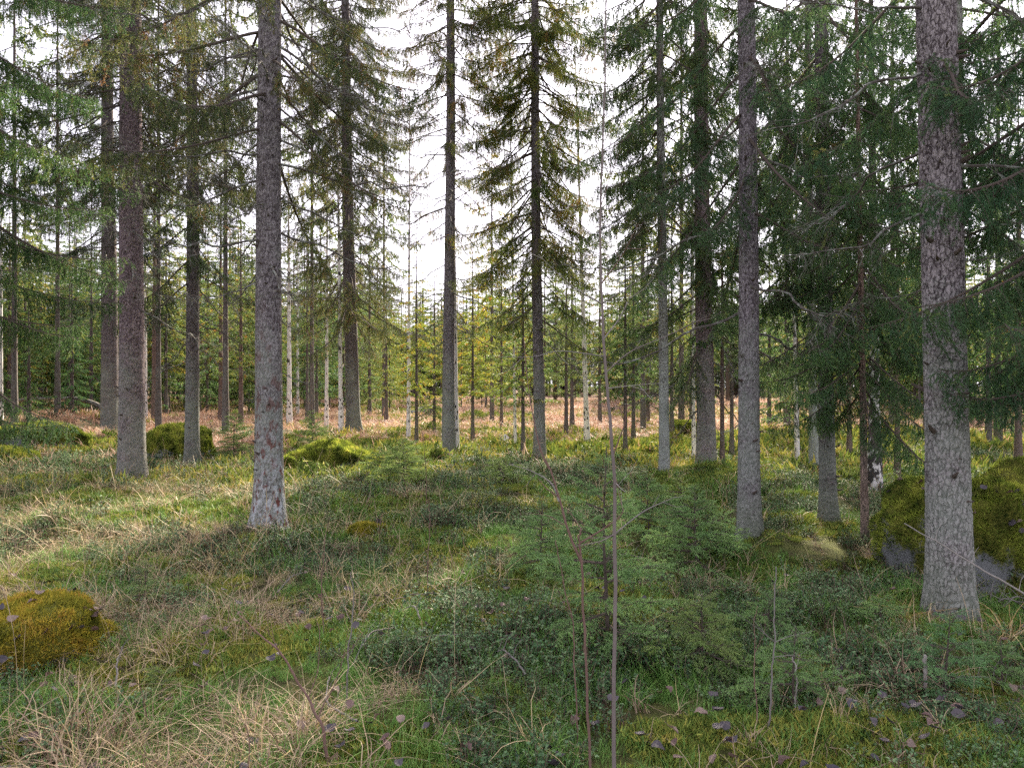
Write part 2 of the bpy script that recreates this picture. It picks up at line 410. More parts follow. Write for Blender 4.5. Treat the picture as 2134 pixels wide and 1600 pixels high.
# ------------------------------------------------------------------ spruce branches
def live_branch(seed, L, bare=.22, hang=.6, dens=1.0, per=.006, nl=.017, w=.003, dead=.1, flat=0.0, tint0=.35, sidestep=.055, mats=None, arr=False, tert=.04):
    """old Norway spruce branch: sagging axis, side twigs that hang like a comb, short shoots with needles"""
    g = np.random.default_rng(seed); mb = MB(); hang = hang * g.uniform(.75, 1.2); dens = dens * g.uniform(.8, 1.2)
    n = 18; t = np.linspace(0, 1, n)
    sag = g.uniform(.10, .22) * (1 - flat)
    P = np.stack([L * t, .05 * L * np.sin(t * 4 + g.uniform(0, 6)) * t, L * (-sag * 2.0 * t ** 1.5 + sag * 1.9 * t ** 3)], 1)
    r0 = .006 + .006 * L
    tube(mb, P, r0 * (1 - .88 * t), 5, 0)
    def ax(s): 
        return np.stack([np.interp(s, t, P[:, k]) for k in range(3)], -1)
    S, D, LN, TI = [], [], [], []
    s = bare; side = 1
    while s < .985:
        side = -side; s += sidestep / L * g.uniform(.5, 1.5) / dens * .5
        if s >= 1: break
        env = min(1, (s - bare) / .18 + .35) * (1.02 - s) ** .55
        l2 = (.16 + .26 * L ** .6 * env) * g.uniform(.55, 1.15)
        b = ax(np.array([s]))[0]; a2 = g.uniform(.5, 1.15)
        d0 = np.array([math.cos(a2), side * math.sin(a2), g.uniform(-.15, .15)])
        m = 6; tt = np.linspace(0, 1, m)[:, None]
        hg = hang * g.uniform(.6, 1.3)
        Q = b + d0 * l2 * (tt * (1 - .55 * hg * tt)) + np.array([0, 0, -1.0]) * l2 * hg * .85 * tt ** 1.7
        dd = g.random() < dead
        tube(mb, Q, .0028 * (1 - .6 * tt[:, 0]), 3, 0, .5, False)
        if dd and g.random() < .7:
            continue
        ti = tint0 + g.normal(0, .12) + (.5 if dd else 0)
        for k in range(m - 1):
            e = Q[k + 1] - Q[k]; le = np.linalg.norm(e)
            if k > 0: S.append(Q[k]); D.append(e / le); LN.append(le); TI.append(ti)
        ns = max(2, int(l2 / tert)); fs = g.uniform(.15, 1, ns)
        for f in fs:
            x = f * (m - 1); k = min(int(x), m - 2); b3 = Q[k] + (Q[k + 1] - Q[k]) * (x - k)
            e = unit((Q[k + 1] - Q[k])[None])[0]
            rr = g.normal(size=3); rr[2] = rr[2] * .4 - .45 * hang
            d3 = unit((e * .8 + unit(rr[None])[0] * .9)[None])[0]
            S.append(b3); D.append(d3); LN.append(g.uniform(.04, .10) * (1.15 - .4 * f)); TI.append(ti + g.normal(0, .08))
    # leading shoot
    for k in range(n - 5, n - 1):
        e = P[k + 1] - P[k]; le = np.linalg.norm(e); S.append(P[k]); D.append(e / le); LN.append(le); TI.append(tint0)
    needles(mb, np.array(S), np.array(D), np.array(LN), g, per, nl, w, 1, np.array(TI))
    if arr: return mb.arrays()
    return mb.mesh('branch', mats or [M['twig'], M['needle']])

def dead_branch(seed, L, lich=.5):
    g = np.random.default_rng(seed); mb = MB()
    n = 14; t = np.linspace(0, 1, n); sag = g.uniform(.15, .4)
    wob = np.cumsum(g.normal(0, .012, (n, 2)), 0) * L
    P = np.stack([L * t, wob[:, 0] + .08 * L * np.sin(t * 3), L * (-sag * 1.6 * t ** 1.3 + sag * 1.5 * t ** 2.6) + wob[:, 1]], 1)
    tube(mb, P, (.006 + .0045 * L) * (1 - .85 * t), 5, 0)
    S, D, LN, TI = [], [], [], []
    for k in range(int(11 * L + 6)):
        s = g.uniform(.12, .98); x = s * (n - 1); i = min(int(x), n - 2); b = P[i] + (P[i + 1] - P[i]) * (x - i)
        l2 = g.uniform(.12, .5) * (1.15 - s) * min(L, 1.6)
        d = unit(np.array([[g.uniform(.2, 1), g.choice([-1, 1]) * g.uniform(.4, 1), g.uniform(-.8, .35)]]))[0]
        tt = np.linspace(0, 1, 5)[:, None]
        Q = b + d * l2 * tt + np.array([0, 0, 1]) * l2 * g.uniform(-.45, .1) * tt ** 2 + np.cumsum(g.normal(0, .01, (5, 3)), 0)
        tube(mb, Q, .003 * (1 - .7 * tt[:, 0]), 3, 0, .5, False)
        for q in range(g.integers(1, 5)):
            j = g.integers(1, 4); e = d * .6 + g.normal(0, .6, 3); e[2] -= .2; e = unit(e[None])[0]; l3 = g.uniform(.05, .18)
            Z = Q[j] + e * l3 * np.linspace(0, 1, 3)[:, None] + np.array([0, 0, -.03]) * np.linspace(0, 1, 3)[:, None] ** 2
            tube(mb, Z, [.0018, .0014, .0008], 3, 0, .5, False)
            if g.random() < lich:
                S.append(Z[0]); D.append(e); LN.append(l3); TI.append(.5)
        if g.random() < lich:
            S.append(Q[1]); D.append(unit((Q[3] - Q[1])[None])[0]); LN.append(l2 * .5); TI.append(.5)
    if S: needles(mb, np.array(S), np.array(D), np.array(LN), g, .012, .022, .003, 1, np.array(TI), -.1)
    return mb.mesh('dead_branch', [M['dead'], M['lichen']])

BR = {
 'L': [live_branch(100 + i, l, hang=.85, dead=.07, tint0=.28, per=.0055, nl=.021, w=.0068, sidestep=.034, tert=.036) for i, l in enumerate((1.3, 1.3, 1.7, 1.7, 2.0, 2.3, 2.6))],
 'S': [live_branch(200 + i, l, bare=.24, hang=.8, dens=1.0, dead=.2, tint0=.45, per=.0065, nl=.022, w=.0068, sidestep=.038, tert=.032) for i, l in enumerate((1.2, 1.2, 1.6, 1.6, 2.0, 2.0, 2.4))],
 'D': [dead_branch(300 + i, l, .35) for i, l in enumerate((.8, 1.2, 1.6, 2.0, 2.3))],
 'N': [live_branch(400 + i, l, bare=.15, hang=1.0, dens=1.15, dead=.05, per=.0021, nl=.017, w=.0040, tint0=.24, sidestep=.048, tert=.042) for i, l in enumerate((1.3, 1.7, 2.1))],
}
BLEN = {'L': (1.3, 1.3, 1.7, 1.7, 2.0, 2.3, 2.6), 'S': (1.2, 1.2, 1.6, 1.6, 2.0, 2.0, 2.4), 'D': (.8, 1.2, 1.6, 2.0, 2.3), 'N': (1.3, 1.7, 2.1)}

def stub_mesh():
    mb = MB(); tube(mb, [(0, 0, 0), (.03, 0, .004), (.06, .004, .012)], [.014, .010, .005], 6, 0); return mb.mesh('branch_stub', [M['twig']])
STUB = stub_mesh()

# ------------------------------------------------------------------ trunks and spruce trees
def trunk_mesh(seed, r0, Ht, lean, nu, fine_top, cell=.035, depth=.006, mat=None, flare=.45, zres=.02, bend=.0):
    bend = max(bend, .018)
    g = np.random.default_rng(seed)
    z = np.concatenate([np.arange(-.25, fine_top, zres), np.linspace(fine_top, Ht, 14)])
    th = np.linspace(0, 2 * math.pi, nu, endpoint=False)
    TH, Z = np.meshgrid(th, z)
    zz = np.clip(Z, 0, None)
    rad = r0 * (np.clip(1 - zz / Ht, 0, 1) ** .85 * .97 + .03) 
    lob = g.uniform(0, 6, 3)
    fl = np.exp(-np.clip(Z + .05, 0, None) / .20) + .2 * np.exp(-np.clip(Z, 0, None) / .6)
    rad = rad * (1 + flare * fl * (1 + .45 * np.cos(3 * TH + lob[0]) + .3 * np.cos(5 * TH + lob[1])) + .015 * np.cos(2 * TH + lob[2] + Z * .6))
    ncell = max(6, int(2 * math.pi * r0 / cell))
    c = cells(TH / (2 * math.pi) * ncell, Z / (cell * 1.7), ncell, seed)
    plate = np.clip(c / .28, 0, 1)
    big = fbm(TH / (2 * math.pi) * ncell * .5, Z / (cell * 3), seed + 9)
    rad = rad + depth * (plate - .6) + depth * .8 * (big - .5)
    cxp = lean[0] * Z + bend * np.sin(Z * .5 + g.uniform(0, 6)); cyp = lean[1] * Z
    V = np.stack([rad * np.cos(TH) + cxp, rad * np.sin(TH) + cyp, Z], -1).reshape(-1, 3)
    n = len(z); i = np.arange(n - 1)[:, None] * nu; j = np.arange(nu)[None, :]; k = (j + 1) % nu
    q = np.stack([i + j, i + k, i + nu + k, i + nu + j], -1).reshape(-1, 4)
    t = np.concatenate([q[:, [0, 1, 2]], q[:, [0, 2, 3]]])
    return make_mesh('trunk', V, t, np.zeros(len(t)), plate.ravel(), [mat], True)

def zpx(py, d): return CAMZ - (py - PH / 2) / F * d

NB = [0]
def spruce(label, px, py, pxt, wpx, Ht, mat, specs, d=None, hue=(1, 1, 1), nu=48, fine=True, stubs=0, seed=0, name='spruce_tree', cell=.035, depth=.005, flare=.45, azb=None, group='tall spruces standing in the forest'):
    d = d or gd(py); x = (px - PW / 2) / F * d; zb = Hs(x, d)
    t = thing(name, label, 'tree', (x, d, zb), 0, group)
    ztop = zpx(0, d) - zb; lean = ((pxt - px) / F * d / ztop, 0)
    rb = wpx / 2 / F * d * .92
    g = np.random.default_rng(seed + 1000)
    # wpx is measured about breast height
    r0 = rb / (1 - 1.0 / Ht) ** .85
    tr = obj('trunk', trunk_mesh(seed + 50, r0, Ht, lean, nu, min(Ht * .8, ztop + .6) if fine else 1.5, cell, depth, M[mat], flare, .022 if fine else .08, .01), t)
    az = g.uniform(0, 6.28)
    for (y0, y1, kind, perm, l0, l1, pitch) in specs:
        za = zpx(y0, d) - zb if y0 is not None else ztop + .3
        zc = zpx(y1, d) - zb if y1 is not None else Ht - .6
        z = za
        while z < zc:
            z += g.uniform(.4, 1.6) / (perm * (1.0 if y0 is None else {'S': 1.5, 'L': 1.25, 'D': 1.5, 'N': 1.0}[kind]))
            az += 2.4 + g.uniform(-.5, .5)
            if azb is not None and g.random() < azb[1]: az = azb[0] + g.normal(0, .7)
            ln = g.uniform(l0, l1) * (1 if z < Ht * .55 else max(.25, (Ht - z) / (Ht * .45)))
            K = BLEN[kind]; i = min(range(len(K)), key=lambda q: abs(K[q] - ln) + g.uniform(0, .45))
            rr = r0 * max(.03, (1 - z / Ht)) * .85
            o = obj('dead_branch' if kind == 'D' else 'branch', BR[kind][i], t, (lean[0] * z + rr * math.cos(az), rr * math.sin(az), z),
                    (g.normal(0, .2), R(pitch) + g.normal(0, .13), az), ln / K[i])
            c = g.uniform(.85, 1.15); o.color = (hue[0] * c, hue[1] * c, hue[2] * c, 1); NB[0] += 1
    for k in range(stubs):
        z = g.uniform(.35, ztop); a = g.uniform(0, 6.28) if g.random() < .4 else g.uniform(math.pi * 1.0, math.pi * 2.0)
        rr = r0 * (1 - z / Ht) ** .85 * .97 - .004
        obj('branch_stub', STUB, tr, (lean[0] * z + rr * math.cos(a), rr * math.sin(a), z), (0, R(g.uniform(-25, 15)), a), g.uniform(.5, 1.3) * (.7 + r0 * 2.5))
    return t

UP = (None, None)
spruce('thick purplish spruce trunk on the left with flared lichen-grey foot', 272, 1010, 275, 55, 23, 'bark_red',
       [(650, 330, 'D', 5, .8, 2.0, 12), (420, -60, 'D', 11, 1.0, 2.2, 12), (380, -60, 'S', 8, 1.2, 2.2, 18), (-60, None, 'S', 3, 1.5, 2.4, 15)], seed=1, nu=72, stubs=26, hue=(1, .95, .9))
spruce('dark spruce trunk half hidden behind the thick purplish one', 228, 918, 224, 36, 22, 'bark_dark',
       [(640, 420, 'D', 5, .8, 2.0, 15), (520, -60, 'L', 6, 1.2, 2.3, 22), (-60, None, 'L', 2, 1.5, 2.4, 15)], seed=2, flare=.3)
spruce('slim grey-brown spruce beside a mossy boulder with bare lower stem', 401, 975, 399, 30, 20, 'bark_dark',
       [(760, 520, 'D', 4, .8, 1.8, 15), (600, 330, 'L', 4.5, 1.2, 2.0, 22), (400, -60, 'S', 8, 1.2, 2.2, 20), (-60, None, 'L', 2, 1.4, 2.2, 15)], seed=3, stubs=22)
spruce('big grey spruce with red-brown bark scars and white crust at its foot', 563, 1105, 563, 60, 22, 'bark_scar',
       [(900, 655, 'D', 1.6, .25, .5, 5), (655, 560, 'D', 3.5, .5, 1.0, 15), (560, 120, 'D', 6, .9, 2.2, 10), (300, -60, 'S', 6, 1.4, 2.3, 15), (240, -60, 'D', 8, 1, 2, 8), (-60, None, 'S', 3, 1.5, 2.4, 12)], seed=4, nu=80, stubs=40, hue=(1, .95, .88))
spruce('tall dark spruce with sagging half-bare limbs beside a pair of birches', 735, 915, 718, 31, 23, 'bark_dark',
       [(720, 520, 'D', 4, 1.0, 2.2, 20), (690, 300, 'S', 8, 1.6, 2.6, 22), (330, -60, 'S', 12, 1.6, 2.5, 20), (260, -60, 'L', 4, 1.5, 2.4, 20), (-60, None, 'S', 3, 1.5, 2.4, 12)], seed=5, hue=(1.05, .95, .85), stubs=14)
spruce('thin-crowned spruce with curved bare twigs against the bright sky', 936, 962, 938, 27, 21, 'bark',
       [(700, 420, 'D', 4.5, .9, 1.8, 14), (430, 240, 'D', 6, .8, 1.6, 10), (300, -60, 'S', 9, .9, 1.7, 14), (-60, None, 'S', 3, 1.3, 2.0, 12)], seed=6, hue=(1.1, .9, .8), stubs=8)
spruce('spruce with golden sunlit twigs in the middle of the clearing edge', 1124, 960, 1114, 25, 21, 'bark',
       [(740, 560, 'D', 5, 1.0, 2.0, 25), (690, 480, 'L', 5, 1.2, 2.0, 24), (520, 200, 'S', 12, 1.3, 2.3, 24), (220, -60, 'S', 14, 1.2, 2.1, 18), (400, -60, 'L', 4, 1.3, 2.0, 20), (-60, None, 'S', 3, 1.3, 2.0, 12)], seed=7, hue=(1.6, 1.4, .8), stubs=8)  # golden sunlight is tinted into this tree's needles
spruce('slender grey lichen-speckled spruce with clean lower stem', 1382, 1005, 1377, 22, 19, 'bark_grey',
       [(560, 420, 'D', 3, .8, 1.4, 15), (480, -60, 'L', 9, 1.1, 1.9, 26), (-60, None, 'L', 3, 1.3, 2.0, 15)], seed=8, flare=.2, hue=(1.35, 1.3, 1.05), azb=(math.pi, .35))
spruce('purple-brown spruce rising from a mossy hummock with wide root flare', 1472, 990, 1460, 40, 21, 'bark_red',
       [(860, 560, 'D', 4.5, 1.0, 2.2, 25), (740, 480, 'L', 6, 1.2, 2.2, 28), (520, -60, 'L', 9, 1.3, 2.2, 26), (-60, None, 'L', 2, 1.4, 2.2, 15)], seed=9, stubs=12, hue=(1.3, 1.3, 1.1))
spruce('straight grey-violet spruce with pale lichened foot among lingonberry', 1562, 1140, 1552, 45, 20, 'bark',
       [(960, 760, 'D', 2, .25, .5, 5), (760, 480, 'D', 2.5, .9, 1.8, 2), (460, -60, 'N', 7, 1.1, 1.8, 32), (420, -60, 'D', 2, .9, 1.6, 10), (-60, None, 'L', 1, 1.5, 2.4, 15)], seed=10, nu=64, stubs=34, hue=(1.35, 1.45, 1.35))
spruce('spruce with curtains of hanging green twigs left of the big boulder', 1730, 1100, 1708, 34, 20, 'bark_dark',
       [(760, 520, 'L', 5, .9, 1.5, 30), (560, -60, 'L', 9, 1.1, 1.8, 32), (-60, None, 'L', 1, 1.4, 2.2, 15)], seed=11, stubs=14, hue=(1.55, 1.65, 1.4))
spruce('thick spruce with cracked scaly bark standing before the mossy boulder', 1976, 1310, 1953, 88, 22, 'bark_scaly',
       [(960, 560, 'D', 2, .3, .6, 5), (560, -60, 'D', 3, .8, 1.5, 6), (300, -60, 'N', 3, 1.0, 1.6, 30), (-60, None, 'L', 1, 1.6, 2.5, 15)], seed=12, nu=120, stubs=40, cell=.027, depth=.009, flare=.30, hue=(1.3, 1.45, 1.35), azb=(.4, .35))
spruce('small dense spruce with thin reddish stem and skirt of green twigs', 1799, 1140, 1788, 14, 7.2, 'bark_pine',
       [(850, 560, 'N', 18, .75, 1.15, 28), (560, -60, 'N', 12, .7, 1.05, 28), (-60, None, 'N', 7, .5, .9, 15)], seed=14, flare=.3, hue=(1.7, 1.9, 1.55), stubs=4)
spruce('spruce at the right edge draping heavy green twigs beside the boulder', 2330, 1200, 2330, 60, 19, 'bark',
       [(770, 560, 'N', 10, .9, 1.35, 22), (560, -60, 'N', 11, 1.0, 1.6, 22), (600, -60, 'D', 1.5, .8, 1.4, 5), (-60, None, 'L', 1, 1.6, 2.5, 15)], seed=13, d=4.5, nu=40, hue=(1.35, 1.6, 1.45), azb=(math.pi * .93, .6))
spruce('spruce at the left edge spreading green twigs towards the thick purplish trunk', -150, 1090, -150, 50, 20, 'bark_dark',
       [(840, 420, 'N', 8, 1.4, 2.1, 14), (420, -60, 'L', 8, 1.4, 2.3, 18), (-60, None, 'L', 3, 1.6, 2.4, 15)], seed=15, d=8.6, nu=40, hue=(1.0, 1.2, .85), azb=(0.2, .45))
spruce('grey spruce stem peeping out from behind the scaly-barked trunk', 2003, 1060, 1990, 34, 21, 'bark_grey',
       [(520, -60, 'L', 8, 1.2, 2.0, 26), (-60, None, 'L', 2, 1.4, 2.2, 15)], seed=16, hue=(.85, 1, 1))
spruce('smooth grey trunk standing behind the slim white birch on the right', 1694, 985, 1684, 19, 20, 'bark_grey',
       [(480, -60, 'L', 7, 1.1, 1.9, 26), (-60, None, 'L', 2, 1.4, 2.2, 15)], seed=17, hue=(.9, 1, .95))
print('branches', NB[0])

# ------------------------------------------------------------------ background spruces: trunk and one crown each
def crown_mesh(seed, Ht, base, rmax, tint0, dens=9.0, w=.026):
    g = np.random.default_rng(seed); mb = MB()
    src = [live_branch(seed * 10 + i, l, bare=.1, hang=.45, dens=.6, per=.022, nl=.052, w=w, dead=.05, tint0=tint0, sidestep=.075, arr=True) for i, l in enumerate((1.0, 1.5))]
    sl = (1.0, 1.5); z = base; az = 0
    while z < Ht - .15:
        f = (Ht - z) / (Ht - base); ln = max(.14, rmax * f ** .75 * g.uniform(.7, 1.1)) * (1 if f < .85 else .75)
        i = 0 if ln < 1.2 else 1; v, t, m, a = src[i]; s = ln / sl[i]; az += 2.4 + g.uniform(-.3, .3)
        p = R(g.uniform(8, 24) * (f - .15)); c, sn = math.cos(p), math.sin(p)
        V = v * s; V = np.stack([V[:, 0] * c + V[:, 2] * sn, V[:, 1], -V[:, 0] * sn + V[:, 2] * c], 1)
        ca, sa = math.cos(az), math.sin(az)
        V = np.stack([V[:, 0] * ca - V[:, 1] * sa, V[:, 0] * sa + V[:, 1] * ca, V[:, 2] + z], 1)
        aa = a + g.normal(0, .05)
        mb.v.append(V); mb.t.append(t + mb.n); mb.m.append(m); mb.a.append(aa); mb.n += len(V)
        z += g.uniform(.5, 1.5) / dens
    tube(mb, [(0, 0, base), (0, 0, Ht)], [.035 * Ht / 8, .006], 5, 0)
    return mb.mesh('crown', [M['twig'], M['needle']])
CROWN = [crown_mesh(1, 9.0, 1.7, 1.8, .38), crown_mesh(2, 9.0, .8, 1.9, .30), crown_mesh(3, 9.0, 2.2, 1.6, .48), crown_mesh(4, 9.0, 3.4, 1.6, .42)]
STEMS = {}
def stem_mesh(mat, seed=0):
    mb = MB(); g = np.random.default_rng(seed)
    z = np.linspace(-.03, 1, 16); P = np.stack([.006 * np.cumsum(g.normal(0, .5, 16)) * z, .006 * np.cumsum(g.normal(0, .5, 16)) * z, z], 1)
    r = .5 * (1 - .93 * np.clip(z, 0, 1)); r[:2] *= 1.25
    # unit stem: height 1, base diameter 1 (scaled per tree)
    th = 10; V = []
    for k in range(16):
        for j in range(th):
            a = j * 2 * math.pi / th; V.append((r[k] * math.cos(a), r[k] * math.sin(a), z[k]))
    i = np.arange(15)[:, None] * th; j = np.arange(th)[None, :]; k = (j + 1) % th
    q = np.stack([i + j, i + k, i + th + k, i + th + j], -1).reshape(-1, 4)
    mb.add(np.array(V), np.concatenate([q[:, [0, 1, 2]], q[:, [0, 2, 3]]]), 0, .6)
    return mb.mesh('trunk', [M[mat]], True)
M['stem_dark'] = bark_mat('far_spruce_bark', (.19, .16, .155), (.08, .063, .063), lich_amt=.2, unit_stem=True)
M['stem_pine'] = bark_mat('far_reddish_bark', (.25, .18, .155), (.12, .08, .07), lich_amt=.12, unit_stem=True)
STEMS['bark_dark'] = stem_mesh('stem_dark'); STEMS['bark_pine'] = stem_mesh('stem_pine'); STEMS['birch'] = stem_mesh('birch'); STEMS['birch_old'] = stem_mesh('birch_old')

def back_spruce(label, px, py, wpx, toppy, crown, mat='bark_dark', hue=(1, 1, 1), spread=1.0, group='young spruces around the clearing', d=None):
    d = d or gd(py); x = (px - PW / 2) / F * d; zb = Hs(x, d)
    if toppy is not None: Ht = max(1.5, zpx(toppy, d) - zb)
    else: Ht = 14.0
    t = thing('spruce_tree', label, 'tree', (x, d, zb), random.uniform(0, 6.28), group)
    w = max(wpx / F * d * 1.15, .05)
    obj('trunk', STEMS[mat], t, (0, 0, 0), (0, 0, 0), (w, w, Ht * .98))
    c = obj('crown', CROWN[crown], t, (0, 0, 0), (0, 0, 0), (Ht / 9 * spread, Ht / 9 * spread, Ht / 9)); c.color = (*hue, 1)
    return t
YG = (2.3, 2.0, .8); DG = (1.25, 1.5, 1.1); OL = (1.75, 1.6, 1.0)  # YG puts the glow of sun from behind into the needle colour
GL = 'young spruces around the clearing'
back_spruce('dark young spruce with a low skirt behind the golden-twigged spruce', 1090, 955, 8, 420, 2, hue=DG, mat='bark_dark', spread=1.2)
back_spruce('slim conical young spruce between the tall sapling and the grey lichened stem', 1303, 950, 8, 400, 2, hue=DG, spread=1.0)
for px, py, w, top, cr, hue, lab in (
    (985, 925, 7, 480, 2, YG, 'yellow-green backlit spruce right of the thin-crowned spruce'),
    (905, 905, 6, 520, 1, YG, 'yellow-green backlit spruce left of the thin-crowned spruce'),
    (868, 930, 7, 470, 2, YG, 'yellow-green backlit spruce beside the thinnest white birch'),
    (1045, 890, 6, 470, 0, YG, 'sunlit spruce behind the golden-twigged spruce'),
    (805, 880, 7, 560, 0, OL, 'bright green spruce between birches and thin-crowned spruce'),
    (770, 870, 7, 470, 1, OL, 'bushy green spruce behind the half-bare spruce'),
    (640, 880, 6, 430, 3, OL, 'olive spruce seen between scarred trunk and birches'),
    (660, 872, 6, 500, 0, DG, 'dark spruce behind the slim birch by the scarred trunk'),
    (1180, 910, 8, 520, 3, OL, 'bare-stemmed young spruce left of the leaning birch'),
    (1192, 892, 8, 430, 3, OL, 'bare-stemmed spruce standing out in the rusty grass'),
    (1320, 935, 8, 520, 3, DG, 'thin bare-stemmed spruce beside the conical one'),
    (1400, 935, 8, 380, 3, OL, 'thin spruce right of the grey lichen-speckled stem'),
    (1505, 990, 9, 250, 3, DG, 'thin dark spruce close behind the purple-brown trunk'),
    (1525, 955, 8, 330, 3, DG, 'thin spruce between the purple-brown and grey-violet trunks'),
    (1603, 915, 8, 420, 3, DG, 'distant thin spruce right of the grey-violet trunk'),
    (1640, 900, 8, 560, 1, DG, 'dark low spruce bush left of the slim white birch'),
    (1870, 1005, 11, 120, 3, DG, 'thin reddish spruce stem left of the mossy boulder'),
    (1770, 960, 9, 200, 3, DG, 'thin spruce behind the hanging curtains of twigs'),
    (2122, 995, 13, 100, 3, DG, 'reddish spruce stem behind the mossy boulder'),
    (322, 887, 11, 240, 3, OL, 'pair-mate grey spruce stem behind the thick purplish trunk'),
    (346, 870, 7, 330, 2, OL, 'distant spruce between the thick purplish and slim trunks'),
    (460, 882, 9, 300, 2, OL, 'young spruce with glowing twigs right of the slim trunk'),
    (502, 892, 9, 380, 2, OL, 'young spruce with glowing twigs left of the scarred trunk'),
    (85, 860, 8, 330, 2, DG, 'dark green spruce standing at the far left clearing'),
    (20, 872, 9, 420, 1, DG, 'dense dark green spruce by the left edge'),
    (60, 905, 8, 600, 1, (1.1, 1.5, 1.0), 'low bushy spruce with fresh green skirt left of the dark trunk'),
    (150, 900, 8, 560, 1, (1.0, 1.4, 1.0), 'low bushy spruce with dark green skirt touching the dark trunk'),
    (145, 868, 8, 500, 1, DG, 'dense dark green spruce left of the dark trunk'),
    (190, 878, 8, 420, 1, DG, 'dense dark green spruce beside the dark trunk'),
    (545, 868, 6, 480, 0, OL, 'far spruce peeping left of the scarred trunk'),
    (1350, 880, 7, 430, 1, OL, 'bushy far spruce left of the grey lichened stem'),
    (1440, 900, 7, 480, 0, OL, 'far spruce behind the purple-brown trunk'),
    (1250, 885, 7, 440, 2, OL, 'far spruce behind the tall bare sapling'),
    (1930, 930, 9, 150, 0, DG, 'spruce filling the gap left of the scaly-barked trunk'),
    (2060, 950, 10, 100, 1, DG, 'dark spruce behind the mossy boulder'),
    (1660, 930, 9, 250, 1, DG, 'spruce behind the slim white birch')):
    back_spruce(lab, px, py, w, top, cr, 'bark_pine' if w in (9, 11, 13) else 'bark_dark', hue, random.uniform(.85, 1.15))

TALL = 'tall spruces of the second row'
for px, dd, top, cr, hue, lab in (
    (30, 19, -350, 3, OL, 'tall spruce behind the left edge with a crown above the frame'), (120, 24, -300, 3, OL, 'tall spruce left of the dark trunk, crown above the frame'),
    (330, 22, -320, 3, OL, 'tall spruce filling the gap right of the thick purplish trunk'), (470, 20, -350, 3, OL, 'tall spruce filling the gap left of the scarred trunk'),
    (650, 25, -250, 3, OL, 'tall spruce right of the scarred trunk against the sky'), (800, 33, 60, 3, OL, 'tall pointed spruce right of the half-bare spruce'),
    (1025, 30, 150, 2, YG, 'pointed backlit golden spruce between the two central trunks'), (1340, 24, -150, 3, OL, 'tall spruce left of the slender grey stem'),
    (1420, 22, -300, 3, OL, 'tall spruce between the slender grey and purple-brown trunks'), (1640, 21, -300, 3, OL, 'tall spruce right of the grey-violet trunk'),
    (1860, 20, -350, 3, OL, 'tall spruce left of the scaly-barked trunk'), (2080, 17, -400, 3, DG, 'tall spruce right of the scaly-barked trunk')):
    back_spruce(lab, px, 900, 300 / dd * .72, top, cr, 'bark_dark', hue, .62, TALL, d=dd)
re_ = np.random.default_rng(51)
for k in range(34):
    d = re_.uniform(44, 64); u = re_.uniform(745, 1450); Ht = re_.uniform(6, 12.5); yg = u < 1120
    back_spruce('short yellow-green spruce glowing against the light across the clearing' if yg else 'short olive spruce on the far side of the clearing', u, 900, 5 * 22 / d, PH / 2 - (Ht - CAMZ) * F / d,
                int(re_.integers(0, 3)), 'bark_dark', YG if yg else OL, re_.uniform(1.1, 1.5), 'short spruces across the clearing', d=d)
rm = np.random.default_rng(41)
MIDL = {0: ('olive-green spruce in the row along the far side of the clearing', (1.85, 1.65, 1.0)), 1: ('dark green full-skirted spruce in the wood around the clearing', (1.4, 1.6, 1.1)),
        2: ('yellow-green sunlit spruce in the wood around the clearing', (2.2, 1.9, .85)), 3: ('bare-stemmed spruce with a high crown in the wood around the clearing', (1, 1, .9))}  # the sunlit kind has the sun's yellow mixed into its hue
cnt = 0
while cnt < 125:
    d = rm.uniform(24, 58); u = rm.uniform(-60, 2200)
    if (740 < u < 1700 and d < 57) or (u <= 740 and d < 34) or (u >= 1700 and d < 31): continue
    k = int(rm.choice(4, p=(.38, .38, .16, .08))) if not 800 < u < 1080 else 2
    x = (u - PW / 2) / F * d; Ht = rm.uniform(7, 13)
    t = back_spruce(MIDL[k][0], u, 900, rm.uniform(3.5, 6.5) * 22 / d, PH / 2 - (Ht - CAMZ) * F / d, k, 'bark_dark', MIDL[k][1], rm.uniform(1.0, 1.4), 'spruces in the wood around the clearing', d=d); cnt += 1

# ------------------------------------------------------------------ birches
def birch_crown(seed, Ht, base):
    g = np.random.default_rng(seed); mb = MB()
    for k in range(34):
        z = g.uniform(base, Ht); f = (Ht - z) / (Ht - base); L = .3 + 1.3 * f ** .7 * g.uniform(.5, 1); a = g.uniform(0, 6.28)
        t = np.linspace(0, 1, 7)[:, None]; d = np.array([math.cos(a), math.sin(a), g.uniform(.5, 1.0)])
        Q = np.array([0, 0, z]) + d * L * t + np.array([0, 0, -.35 * L]) * t ** 2.2 + np.cumsum(g.normal(0, .015, (7, 3)), 0)
        tube(mb, Q, .012 * (1 - .85 * t[:, 0]), 4, 0, .5, False)
        for q in range(7):
            j = g.integers(1, 7); e = d * .5 + g.normal(0, .5, 3); l2 = g.uniform(.2, .6)
            Z = Q[j] + e * l2 * np.linspace(0, 1, 4)[:, None] + np.array([0, 0, -.4 * l2]) * np.linspace(0, 1, 4)[:, None] ** 2
            tube(mb, Z, [.004, .003, .0025, .0015], 3, 0, .5, False)
    return mb.mesh('crown', [M['redtwig']])
BC = [birch_crown(1, 11, 3.5), birch_crown(2, 11, 4.5)]
